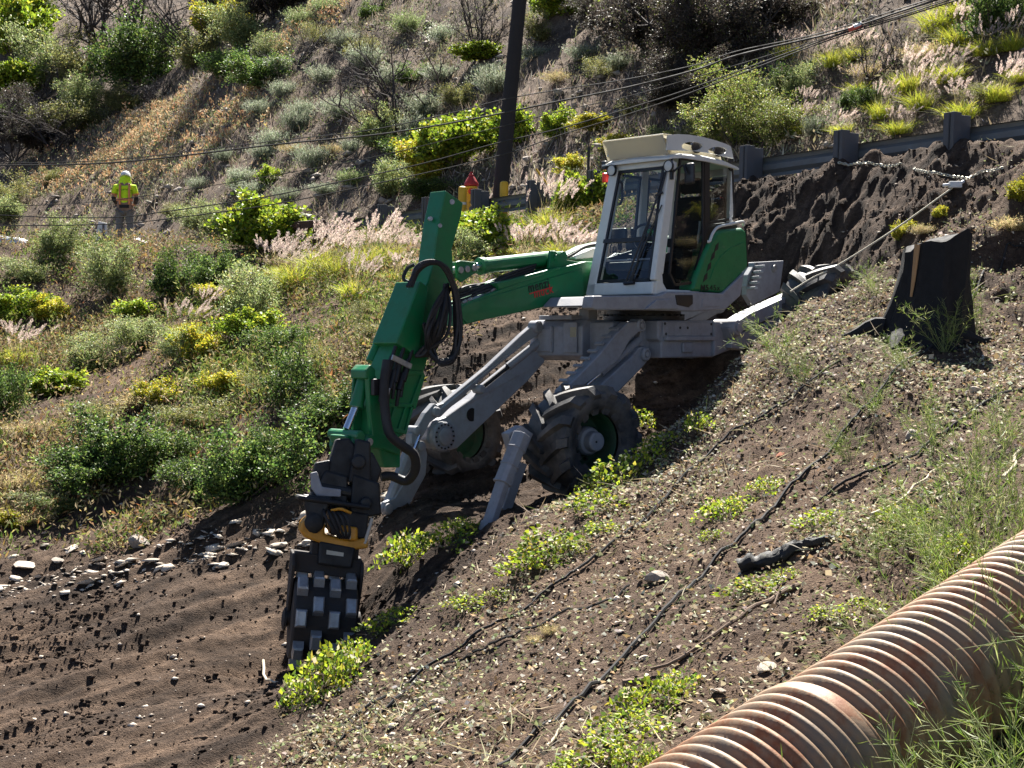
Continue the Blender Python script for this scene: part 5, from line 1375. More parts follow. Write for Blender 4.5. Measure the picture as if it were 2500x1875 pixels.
# ================================================================== black irrigation lines
DRIP = paint('drip_line', (0.012, 0.012, 0.013), 0.9, 0.5, dirt_col=(.05, .04, .035), bump=0)
lines = [
 ('black irrigation hose running from the bottom edge up past the stump', .011, [(1215,1884),(1400,1722),(1559,1571),(1712,1421),(1834,1295),(1931,1196),(2070,1048),(2121,994),(2167,939),(2306,837),(2348,762)]),
 ('longest black irrigation hose, from below the compaction wheel to the rear leg', .009, [(745,1811),(890,1738),(1016,1662),(1150,1570),(1270,1503),(1324,1463),(1405,1404),(1536,1300),(1656,1185),(1765,1083),(1900,997),(2049,892)]),
 ('short black hose doubling the long one in the lower left foreground', .010, [(827,1822),(953,1730),(1025,1662)]),
 ('black hose length between the two long hoses in the foreground', .008, [(1062,1639),(1197,1585),(1300,1540),(1468,1481),(1536,1440)]),
 ('black hose on the right slope below the stump, reaching the right edge', .009, [(2000,1230),(2053,1196),(2180,1137),(2306,1065),(2500,956),(2540,930)]),
 ('black hose curving right from behind the stump', .010, [(2360,760),(2390,702),(2450,655),(2520,625)])]
for lab, r, px in lines:
    mb = MB(); r *= 1.25; q = drape(px, r + .012, 8); o0 = q[0].copy(); mb.tube([p - o0 for p in q], r, 6); o = mb.build('irrigation_hose', DRIP, loc=o0, smooth=True); tag(o, lab, 'hose', 'black irrigation hoses on the slope')

# ================================================================== winch rope and anchor chain
ROPE = paint('winch_rope', (.55, .50, .38), .8, .2, bump=0)
a, b = P(2045, 648, 17.3), hit(2325, 482, detail=True) + Vector((0, 0, .06))
c0 = P(1930, 712, 16.9)
mb = MB(); q = [c0 - c0, P(1985, 678, 17.1) - c0, a - c0, (a.lerp(b, .5) + Vector((0, 0, -.03))) - c0, b - c0]; mb.tube(bez(q, 6), .011, 6); o = mb.build('winch_rope', ROPE, loc=c0, smooth=True); tag(o, 'taut pale winch rope from the rear wheel up to the chain', 'rope')
mb = MB(); s_ = hit(2332, 477, detail=True); mb.box((0, 0, .06), (.15, .08, .08)); mb.cyl((-.08, 0, .06), (-.16, -.02, .05), .022, 8); mb.cyl((.06, 0, .07), (.12, .05, .11), .022, 8); o = mb.build('pulley_block', PW, loc=s_, bevel=.015); tag(o, 'small white pulley block joining the rope and the chain', 'pulley')
CH = paint('chain_steel', (.58, .55, .44), .35, .3, metal=.5, bump=0)
def chain(px, lab):
    q = drape(px, .03, 10)
    zs = np.convolve(np.pad([p.z for p in q], 6, mode='edge'), np.ones(13) / 13, 'valid')
    for p, zz in zip(q, zs): p.z = max(p.z - .02, float(zz) + .01)
    L_ = [0]
    for i in range(1, len(q)): L_.append(L_[-1] + (q[i] - q[i - 1]).length)
    o0 = q[0].copy(); root = empty('anchor_chain', o0); tag(root, lab, 'chain', 'anchor chains at the guardrail')
    mb = MB(); s, k = 0.0, 0
    while s < L_[-1]:
        x = np.interp(s, L_, [p.x for p in q]), np.interp(s, L_, [p.y for p in q]), np.interp(s, L_, [p.z for p in q])
        i = min(np.searchsorted(L_, s + 1e-6), len(q) - 1); t = (q[i] - q[i - 1]).normalized()
        sd = t.cross(Vector((0, 0, 1))).normalized(); up = sd.cross(t)
        w = (sd * .8 + up * .6) if k % 2 else (up * .8 - sd * .6)
        c = Vector(x) - o0
        mb.tube([c + t * (.034 * math.cos(g)) + w * (.017 * math.sin(g)) for g in [2 * PI * j / 8 for j in range(9)]], .007, 5, cap=False)
        s += .047; k += 1
    o = mb.build('chain_links', CH, root, smooth=True); o['kind'] = 'stuff'
chain([(2050, 402), (2075, 406), (2110, 402), (2150, 404), (2200, 409)], 'yellowish anchor chain wrapped at the foot of a guardrail post')
chain([(2232, 415), (2270, 428), (2320, 437), (2360, 446), (2385, 434), (2420, 425), (2450, 420)], 'pale anchor chain on the bare bank right of the guardrail post')

# ================================================================== loose rocks
STONE = paint('grey_stone', (.30, .26, .22), .9, .6, dirt_col=(.14, .11, .085), scale=6, bump=.02)
PSTONE = paint('pale_stone', (.52, .45, .37), .9, .5, dirt_col=(.25, .19, .14), scale=6, bump=.02)
BRICK = paint('red_stone', (.34, .12, .06), .9, .5, dirt_col=(.16, .08, .05), scale=8, bump=.02)
def rock_mesh(seed, flat=.6):
    rg = random.Random(seed); import bmesh
    bm = bmesh.new(); bmesh.ops.create_icosphere(bm, subdivisions=2, radius=1)
    for _ in range(7):                       # chip planes off
        n_ = Vector((rg.gauss(0, 1), rg.gauss(0, 1), rg.gauss(0, 1))).normalized(); d_ = rg.uniform(.45, .8)
        for v in bm.verts:
            k = v.co.dot(n_)
            if k > d_: v.co -= n_ * (k - d_) * .95
    for v in bm.verts: v.co = Vector((v.co.x * 1.15, v.co.y, v.co.z * flat)) * rg.uniform(.96, 1.04)
    me = bpy.data.meshes.new('rock'); bm.to_mesh(me); bm.free()
    return me
rocks = [(1071,1722,46,STONE,'tan angular rock in the lower middle of the littered slope'),(1116,1431,26,PSTONE,'white flat stone between the vine clumps'),(1604,1417,62,STONE,'broad grey half-buried rock left of the black burned log'),
 (1464,1689,32,STONE,'dark-sided rock just left of the vine beside the pipe'),(1574,1612,30,PSTONE,'pale pinkish stone at the tip of the fallen branch'),(1755,1695,44,STONE,'grey slab lying against the vine above the pipe'),(1870,1640,50,PSTONE,'pale flat rock near the pipe coupling'),
 (1906,1118,28,BRICK,'brick-red stone among leaves on the right slope'),(2225,1070,42,STONE,'brown rock with a dark hollow right of the long hose'),(2380,955,30,PSTONE,'elongated pale stone at the far right of the slope'),(2330,1010,30,STONE,'grey stone near the right-hand hose'),
 (175,1346,46,PSTONE,'largest pale slate slab on the left trench edge'),(60,1390,52,PSTONE,'slate slab at the lower left end of the trench edge'),(140,1372,34,STONE,'grey slate slab between the pale slabs'),(205,1352,26,PSTONE,'small pale slate right of the largest slab'),(110,1336,30,STONE,'grey slate lying above the pale slabs'),(30,1362,30,PSTONE,'pale slate close to the left edge'),
 (345,1330,66,STONE,'dark overhanging boulder at the foot of the bank'),(680,1335,40,PSTONE,'pale broken stones just left of the tiltrotator'),(750,1325,26,PSTONE,'small white stone under the tiltrotator'),(540,1345,22,PSTONE,'small pale stone on the trench rim between boulder and machine'),
 (1955,1690,24,PSTONE,'round white stone on the upper edge of the pipe'),(1770,225,40,PSTONE,'pale rock on the upper slope above the cab'),(1475,180,30,PSTONE,'white rock on the hillside right of the pole')]
for i, (u, v, w, m, lab) in enumerate(rocks):
    p = hit(u, v, detail=True); s = w / FPX * p.y * .5
    o = link('rock', rock_mesh(100 + i, .35 if 'sla' in lab else .62), m, loc=p + Vector((0, 0, s * .12)))
    o.scale = (s, s, s); o.rotation_euler = (random.uniform(-.3, .3), random.uniform(-.4, .1), random.uniform(0, 6)); tag(o, lab, 'rock', 'loose rocks')
# ================================================================== plants
LEAF = leafmat('leaf')
PLUME = leafmat('plume', .8, .5)
DRYM = leafmat('dry_litter', .9, .25)
TWIG = paint('twig_bark', (.10, .075, .055), .9, .5, dirt_col=(.16, .13, .10), bump=0)
BURNT = paint('burnt_twig', (.035, .028, .027), .9, .5, dirt_col=(.09, .075, .068), bump=0)

class Leaves:
    """flat leaf-sized faces gathered into one mesh"""
    def __init__(self): self.V, self.C = [], []
    def add(self, p, d, L, W, c, fold=.25, rng=RNG):
        p = np.asarray(p, float); n = len(p)
        if n == 0: return
        d = np.asarray(d, float); d = d / (np.linalg.norm(d, axis=1, keepdims=True) + 1e-9)
        r = rng.normal(size=(n, 3)); s = np.cross(d, r); s /= np.linalg.norm(s, axis=1, keepdims=True) + 1e-9
        up = np.cross(s, d)
        L = np.broadcast_to(np.asarray(L, float), (n,))[:, None]; W = np.broadcast_to(np.asarray(W, float), (n,))[:, None]
        a = p; b = p + d * L * .45 + s * W * .5 + up * W * fold; t = p + d * L - up * L * .12; e = p + d * L * .45 - s * W * .5 + up * W * fold
        self.V.append(np.stack([a, b, t, e], 1).reshape(-1, 3)); self.C.append(np.repeat(np.asarray(c, float), 4, 0))
    def strip(self, base, dirv, L, W, c, droop=.5, seg=4, rng=RNG):
        """arching blades, each a tapering strip"""
        n = len(base); d = dirv / np.linalg.norm(dirv, axis=1, keepdims=True)
        s = np.cross(d, np.array([0, 0, 1.0]) + rng.normal(size=(n, 3)) * .3); s /= np.linalg.norm(s, axis=1, keepdims=True) + 1e-9
        h = d.copy(); h[:, 2] = 0
        pts_ = []
        for i in range(seg + 1):
            t = i / seg
            q = base + d * (L * t)[:, None] + (h * .6 - np.array([0, 0, 1.0])) * (droop * L * t * t)[:, None]
            w = (W * (1 - t) ** .7)[:, None] * s * .5
            pts_.append((q - w, q + w))
        for i in range(seg):
            a, b = pts_[i], pts_[i + 1]
            self.V.append(np.stack([a[0], a[1], b[1], b[0]], 1).reshape(-1, 3)); self.C.append(np.repeat(c, 4, 0))
        return (pts_[-1][0] + pts_[-1][1]) / 2
    def mesh(self, name):
        V = np.concatenate(self.V); C = np.concatenate(self.C)
        me = bpy.data.meshes.new(name); np_mesh(me, V, np.arange(len(V)).reshape(-1, 4), 4)
        at = me.color_attributes.new('col', 'FLOAT_COLOR', 'POINT')
        at.data.foreach_set('color', np.concatenate([np.clip(C, 0, 1), np.ones((len(C), 1))], 1).astype(np.float32).ravel())
        return me

def pick(rng, n, cols, wts, jit=.18):
    cols = np.array(cols, float); k = rng.choice(len(cols), n, p=np.array(wts) / np.sum(wts))
    c = cols[k] * (1 + rng.normal(size=(n, 1)) * jit) * (1 + rng.normal(size=(n, 3)) * .05)
    return np.clip(c, .003, 1)

def twigs_mesh(segs, name):
    """3-sided tapered twigs from (a, b, ra, rb)"""
    A_ = np.array([s[0] for s in segs]); B_ = np.array([s[1] for s in segs]); ra = np.array([s[2] for s in segs]); rb = np.array([s[3] for s in segs])
    d = B_ - A_; d /= np.linalg.norm(d, axis=1, keepdims=True) + 1e-9
    s = np.cross(d, np.array([.3, .5, .81])); s /= np.linalg.norm(s, axis=1, keepdims=True) + 1e-9; t = np.cross(d, s)
    V = []
    for P_, r in ((A_, ra), (B_, rb)):
        for k in range(3):
            an = 2 * PI * k / 3; V.append(P_ + (s * math.cos(an) + t * math.sin(an)) * r[:, None])
    V = np.stack(V, 1).reshape(-1, 3); n = len(segs); o = (np.arange(n) * 6)[:, None]
    F = np.concatenate([o + np.array([k, (k + 1) % 3, 3 + (k + 1) % 3, 3 + k])[None] for k in range(3)])
    me = bpy.data.meshes.new(name); np_mesh(me, V, F, 4); me.shade_smooth()
    return me

def skeleton(rng, n, h, spread, levels=2, kids=4, up=.55, r0=.014, wob=.25):
    """branching twigs; returns segments and tips (point, direction)"""
    segs, tips = [], []
    def grow(p, d, L, r, lv):
        k = 3; q = p
        for i in range(k):
            d = d + rng.normal(size=3) * wob * .5 + np.array([0, 0, .06]); d = d / np.linalg.norm(d)
            nq = q + d * L / k
            if nq[2] < .02: nq[2] = .02
            segs.append((q, nq, r * (1 - i / k * .5), r * (1 - (i + 1) / k * .5)))
            tips.append((q + (nq - q) * rng.random(), d, lv))
            q = nq
            if lv < levels:
                for _ in range(kids if i else max(1, kids // 2)):
                    dd = d + rng.normal(size=3) * .75; dd[2] = dd[2] + .15
                    grow(q, dd / np.linalg.norm(dd), L * rng.uniform(.35, .62), r * .5, lv + 1)
        tips.append((q, d, lv + 1))
    for _ in range(n):
        a = rng.uniform(0, 2 * PI); s = spread * math.sqrt(rng.random())
        d = np.array([math.cos(a) * s, math.sin(a) * s, up + rng.random() * .5]); d /= np.linalg.norm(d)
        grow(np.array([math.cos(a) * .004, math.sin(a) * .004, -.03]), d, h * rng.uniform(.4, 1.25), r0, 0)
    return segs, tips

def bush(seed, n, h, spread, per, L, W, cols, wts, levels=2, kids=3, scatter=.05, minlv=1, r0=.012, up=.5, jit=.2, updir=.3):
    rng = np.random.default_rng(seed)
    segs, tips = skeleton(rng, n, h, spread, levels, kids, up, r0)
    T = [t for t in tips if t[2] >= minlv]
    P0 = np.array([t[0] for t in T]); D0 = np.array([t[1] for t in T])
    P0 = np.repeat(P0, per, 0) + rng.normal(size=(len(P0) * per, 3)) * scatter
    D0 = np.repeat(D0, per, 0) * .5 + rng.normal(size=(len(P0), 3)) * .6 + np.array([0, 0, updir])
    P0[:, 2] = np.maximum(P0[:, 2], .01)
    lv = Leaves(); c = pick(rng, len(P0), cols, wts, jit)
    lv.add(P0, D0, L * rng.uniform(.6, 1.25, len(P0)), W * rng.uniform(.7, 1.2, len(P0)), c, rng=rng)
    return twigs_mesh(segs, 'stems'), lv.mesh('foliage')

def sage(seed, cols, wts, n=260, L=.55, w=.02, droop=.12, spread=.9):
    """mound of upright narrow leaves"""
    rng = np.random.default_rng(seed); lv = Leaves()
    base = rng.normal(size=(n, 3)) * np.array([.13, .13, 0]); a = rng.uniform(0, 2 * PI, n); s = spread * np.sqrt(rng.random(n))
    d = np.stack([np.cos(a) * s, np.sin(a) * s, .75 + .4 * rng.random(n)], 1)
    LL = L * rng.uniform(.55, 1.1, n); c = pick(rng, n, cols, wts)
    lv.strip(base, d, LL, np.full(n, w * .35), c * .8, droop, 3, rng)
    for t in np.linspace(.3, 1, 6):
        dn = d / np.linalg.norm(d, axis=1, keepdims=True); h = dn.copy(); h[:, 2] = 0
        p = base + dn * (LL * t)[:, None] + (h * .6 - np.array([0, 0, 1])) * (droop * LL * t * t)[:, None]
        for _ in range(2):
            lv.add(p + rng.normal(size=(n, 3)) * .015, dn + rng.normal(size=(n, 3)) * .5, rng.uniform(.04, .085, n), w * .7, pick(rng, n, cols, wts), rng=rng)
    st = [(np.array([0, 0, -.05]), np.array([math.cos(q) * .06, math.sin(q) * .06, .15]), .012, .006) for q in rng.uniform(0, 6, 7)]
    return twigs_mesh(st, 'stems'), lv.mesh('foliage')

def fountain(seed, nb=430, npl=34, green=((.42, .46, .04), (.52, .48, .08), (.26, .32, .03)), gw=(3, 2, 2), L=.85, lean=(.25, 0)):
    rng = np.random.default_rng(seed); lv = Leaves()
    base = rng.normal(size=(nb, 3)) * np.array([.11, .11, 0]); a = rng.uniform(0, 2 * PI, nb); s = .85 * np.sqrt(rng.random(nb))
    d = np.stack([np.cos(a) * s, np.sin(a) * s, .8 + .3 * rng.random(nb)], 1)
    lv.strip(base, d, L * rng.uniform(.5, 1, nb), np.full(nb, .011), pick(rng, nb, green, gw), .38, 4, rng)
    pl = Leaves()
    base = rng.normal(size=(npl, 3)) * np.array([.10, .10, 0]); a = rng.uniform(0, 2 * PI, npl); s = .55 * np.sqrt(rng.random(npl))
    d = np.stack([np.cos(a) * s + lean[0], np.sin(a) * s + lean[1], 1.0 + .2 * rng.random(npl)], 1); dn = d / np.linalg.norm(d, axis=1, keepdims=True)
    LL = L * rng.uniform(.75, 1.15, npl)
    tip = lv.strip(base, d, LL, np.full(npl, .008), pick(rng, npl, [(.35, .30, .14)], [1]), .08, 3, rng)
    pdv = dn + np.array([.22, 0, -.08]); pdv /= np.linalg.norm(pdv, axis=1, keepdims=True)
    for t in np.linspace(0, 1, 11):
        k = 6; fat = .022 * math.sin(PI * (.12 + .85 * t)) ** .7
        p = np.repeat(tip + pdv * (t * .24) - np.array([0, 0, .05]) * t * t, k, 0); o = rng.normal(size=p.shape); o /= np.linalg.norm(o, axis=1, keepdims=True)
        pl.add(p + o * fat * .4, np.repeat(pdv, k, 0) + o * .55, rng.uniform(.03, .055, len(p)) * (fat / .02 * .6 + .4), .008, pick(rng, len(p), [(.62, .50, .44), (.52, .40, .36), (.70, .60, .52)], [3, 2, 2], .12), rng=rng)
    return lv.mesh('blades'), pl.mesh('plumes')

def burnt(seed, n=7, h=1.0, spread=.7, levels=3, kids=2, r0=.022, leaf=None):
    rng = np.random.default_rng(seed)
    segs, tips = skeleton(rng, n, h, spread, levels, kids, .6, r0, .35)
    if leaf is None: return twigs_mesh(segs, 'twigs'), None
    T = [t for t in tips if t[2] >= 2 and rng.random() < leaf[0]]
    P0 = np.repeat(np.array([t[0] for t in T]), leaf[1], 0); D0 = np.repeat(np.array([t[1] for t in T]), leaf[1], 0)
    lv = Leaves(); lv.add(P0 + rng.normal(size=P0.shape) * .04, D0 + rng.normal(size=P0.shape) * .6, rng.uniform(.025, .06, len(P0)), .022, pick(rng, len(P0), leaf[2], leaf[3]), rng=rng)
    return twigs_mesh(segs, 'twigs'), lv.mesh('foliage')

def vine(seed, n=380, L=.08, R=.5, H=.42, cols=((.32, .40, .03), (.15, .23, .03), (.46, .40, .06), (.05, .09, .02), (.50, .44, .30)), wts=(4, 3, 1.4, 2, 1)):
    """low mound of broad leaves"""
    rng = np.random.default_rng(seed); lv = Leaves()
    a = rng.uniform(0, 2 * PI, n); r = R * np.sqrt(rng.random(n)) * (1 + .35 * np.sin(3 * a + seed)); z = H * (1 - (r / R / 1.3) ** 2) * rng.uniform(.15, 1, n) + .01
    p = np.stack([np.cos(a) * r, np.sin(a) * r, np.maximum(z, .01)], 1)
    d = np.stack([np.cos(a), np.sin(a), .2 + 0 * a], 1) + rng.normal(size=(n, 3)) * .7
    lv.add(p, d, L * rng.uniform(.5, 1.3, n), L * .75 * rng.uniform(.6, 1.2, n), pick(rng, n, cols, wts), .12, rng)
    segs = []
    for _ in range(16):
        q = np.array([0, 0, .02]); an = rng.uniform(0, 6.28)
        for _ in range(5):
            an += rng.normal() * .5; nq = q + np.array([math.cos(an) * R * .24, math.sin(an) * R * .24, rng.normal() * .03]); nq[2] = max(nq[2], .015); segs.append((q, nq, .005, .004)); q = nq
    return twigs_mesh(segs, 'stems'), lv.mesh('foliage')

def weed(seed, n=13, h=1.0, cols=((.10, .17, .03), (.17, .24, .04), (.28, .30, .12)), lean=(-.35, -.1), fine=7):
    """tall thin stems with thread-like leaves"""
    rng = np.random.default_rng(seed); segs, lv = [], Leaves()
    for _ in range(n):
        q = np.array([rng.normal() * .02, rng.normal() * .02, -.03]); d = np.array([rng.normal() * .45 + lean[0], rng.normal() * .45 + lean[1], 1.0]); L_ = h * rng.uniform(.5, 1.1); r = .0055
        for i in range(9):
            d = d / np.linalg.norm(d) + rng.normal(size=3) * .10; nq = q + d / np.linalg.norm(d) * L_ / 9
            segs.append((q, nq, r, r * .88)); r *= .88
            if i > 1:
                k = fine; p = q + (nq - q) * rng.random((k, 1)); dd = d / np.linalg.norm(d) + rng.normal(size=(k, 3)) * .6
                lv.add(p, dd, rng.uniform(.05, .13, k), .0045, pick(rng, k, cols, [2, 3, 2]), .1, rng)
                if rng.random() < .5:
                    e = d / np.linalg.norm(d) + rng.normal(size=3) * .6; e2 = nq + e / np.linalg.norm(e) * L_ * .25; segs.append((nq, e2, r * .7, r * .35))
                    p = nq + (e2 - nq) * rng.random((6, 1)); lv.add(p, e + rng.normal(size=(6, 3)) * .5, rng.uniform(.04, .10, 6), .0045, pick(rng, 6, cols, [2, 3, 2]), .1, rng)
            q = nq
    return twigs_mesh(segs, 'stems'), lv.mesh('foliage')

BRI = [(.30, .40, .03), (.20, .30, .03), (.42, .44, .05), (.07, .12, .02)]
PAL = [(.24, .30, .11), (.32, .36, .16), (.14, .20, .06), (.40, .40, .12)]
DRK = [(.05, .10, .025), (.10, .17, .035), (.20, .27, .06), (.02, .04, .012)]
YLW = [(.52, .46, .04), (.38, .40, .04), (.22, .28, .03), (.50, .34, .05)]
SGE = [(.26, .29, .20), (.34, .37, .27), (.16, .20, .11)]
SGG = [(.20, .28, .10), (.28, .34, .14), (.34, .36, .20)]
OLV = [(.18, .20, .06), (.26, .26, .09), (.10, .12, .04), (.36, .32, .10)]
kinds = {   # name, part names, materials, variants, nominal width
 'leafy': ('leafy_shrub', LEAF, TWIG, [bush(s, 9, .62, .75, 4, .085, .06, BRI, (4, 3, 2, 1.5)) for s in (1, 2, 3)], 1.15),
 'pale': ('pale_shrub', LEAF, TWIG, [bush(s, 11, .7, .7, 4, .055, .022, PAL, (3, 3, 2, 1)) for s in (4, 5, 6)], 1.2),
 'dark': ('dark_shrub', LEAF, TWIG, [bush(s, 12, .62, .95, 4, .045, .030, DRK, (3, 4, 3, 2)) for s in (7, 8, 9)], 1.35),
 'yellow': ('yellow_shrub', LEAF, TWIG, [bush(s, 10, .6, .7, 4, .07, .045, YLW, (4, 3, 2, 1)) for s in (10, 11)], 1.15),
 'olive': ('olive_shrub', LEAF, TWIG, [bush(s, 11, .6, .85, 4, .04, .018, OLV, (3, 3, 2, 1.5)) for s in (12, 13)], 1.25),
 'sage': ('sage_mound', LEAF, TWIG, [sage(s, SGE, (3, 3, 2)) for s in (14, 15, 16)], .95),
 'green_sage': ('green_tuft', LEAF, TWIG, [sage(s, SGG, (3, 3, 2), 240, .55, .022) for s in (17, 18)], .95),
 'fount': ('fountain_grass', LEAF, PLUME, [fountain(s) for s in (19, 20, 21)], 1.25),
 'twig': ('burned_bush', LEAF, BURNT, [burnt(s) for s in (22, 23, 24)], 1.6),
 'twigleaf': ('twiggy_bush', LEAF, BURNT, [burnt(s, 10, 1.0, .8, 3, 2, .014, (.5, 4, OLV + [(.2, .28, .04)], (2, 2, 1, 1, 3))) for s in (25, 26)], 1.8),
 'burntdense': ('burned_tree', LEAF, BURNT, [burnt(s, 10, 1.1, .9, 3, 3, .03, (.85, 3, [(.05, .042, .034), (.085, .07, .055), (.13, .11, .09), (.12, .15, .04)], (4, 3, 2, .5))) for s in (27, 28)], 1.9),
 'vine': ('vine_clump', LEAF, TWIG, [vine(s) for s in (29, 30, 31)], 1.1),
 'weed': ('wild_fennel', LEAF, LEAF, [weed(s) for s in (32, 33, 34)], 1.0),
 'dry': ('dry_tuft', LEAF, TWIG, [sage(s, [(.42, .34, .18), (.50, .40, .20), (.30, .22, .12), (.34, .36, .10)], (3, 3, 2, 1), 200, .5, .014, .25) for s in (35, 36)], .9),
 'pinkdry': ('dry_pink_grass', LEAF, PLUME, [fountain(s, 220, 60, ((.42, .34, .22), (.36, .28, .16), (.34, .33, .12)), (3, 2, 1), .7, (.05, 0)) for s in (37, 38)], 1.1)}
WSTEM = paint('weed_stem', (.20, .24, .08), .7, .3, dirt_col=(.3, .27, .16), bump=0)
partn = {'fount': ('blades', 'plumes'), 'pinkdry': ('blades', 'plumes')}

descs = {'leafy': 'bright green leafy shrub', 'pale': 'pale green shrub', 'dark': 'dark green small-leaved shrub', 'yellow': 'yellow-leaved shrub', 'olive': 'olive green shrub', 'sage': 'grey-green sage mound', 'green_sage': 'green upright tuft',
 'fount': 'fountain grass with pale plumes', 'twig': 'bare burned bush', 'twigleaf': 'twiggy half-green bush', 'burntdense': 'dense dark burned tree', 'vine': 'broad-leaved vine clump', 'weed': 'tall fennel-like weed', 'dry': 'dry straw-coloured tuft', 'pinkdry': 'dry pinkish plumed grass'}
cats = {'fount': 'grass', 'pinkdry': 'grass', 'dry': 'grass', 'burntdense': 'tree', 'sage': 'sage', 'vine': 'vine', 'weed': 'weed'}
plants = []
def zone(u, v):
    if v < 545 and u < 640 and v < 700 - u * .25 and v < 400: return 'the upper hillside above the worker'
    if v < 545 and u < 640: return 'the lower hillside around the worker'
    if u < 1130 and v < 440: return 'the hillside between worker and pole'
    if u < 1560 and v < 300: return 'the upper hillside right of the pole'
    if v < 300 + (2212 - u) * .12 and u >= 1560: return 'the slope above the right guardrail'
    if u >= 1000 and u < 1330 and v < 600: return 'the verge behind the boom'
    if u < 1000 and v < 720: return 'the upper overgrown bank'
    if u < 1000 and v < 1190 and (u < 850): return 'the lower overgrown bank'
    if u > 1750 and v > 1380: return 'the ground beside the rusty pipe'
    if u > 1750 and v > 1000: return 'the right slope above the pipe'
    if u > 1600 and v < 1000: return 'the slope around the burned stump'
    if v > 1420: return 'the slope near the bottom edge'
    if u < 1120: return 'the slope edge by the compaction wheel'
    if u < 1480: return 'the slope edge by the front wheel'
    return 'the slope left of the burned log'
count = {k: 0 for k in kinds}
def plant(kind, u, v, wpx, hk=1.0, name=None):
    nm, lm, tm, var, nom = kinds[kind]
    p = hitd(u, v, detail=True)
    k = count[kind]; count[kind] += 1
    s = wpx / 3072 * p.y / nom * (1.35 if kind in ('vine', 'fount') else 1.12)
    root = empty(name or nm, (p.x, p.y, gz(p.x, p.y) - .02), random.uniform(-1.0, 1.0) if kind in ('fount', 'weed', 'pinkdry') else random.uniform(0, 6.28)); root.scale = (s * random.uniform(.85, 1.15), s * random.uniform(.85, 1.15), s * hk * random.uniform(.8, 1.1))
    a, b = var[k % len(var)]
    if kind in ('fount', 'pinkdry'):
        link('blades', a, lm, root); link('plumes', b, tm, root)
    else:
        link('trunk' if kind == 'burntdense' else 'stems', a, WSTEM if kind == 'weed' else tm, root)
        if b is not None: link('crown' if kind == 'burntdense' else 'foliage', b, lm, root)
    plants.append((kind, u, v, zone(u, v), root))
    return root

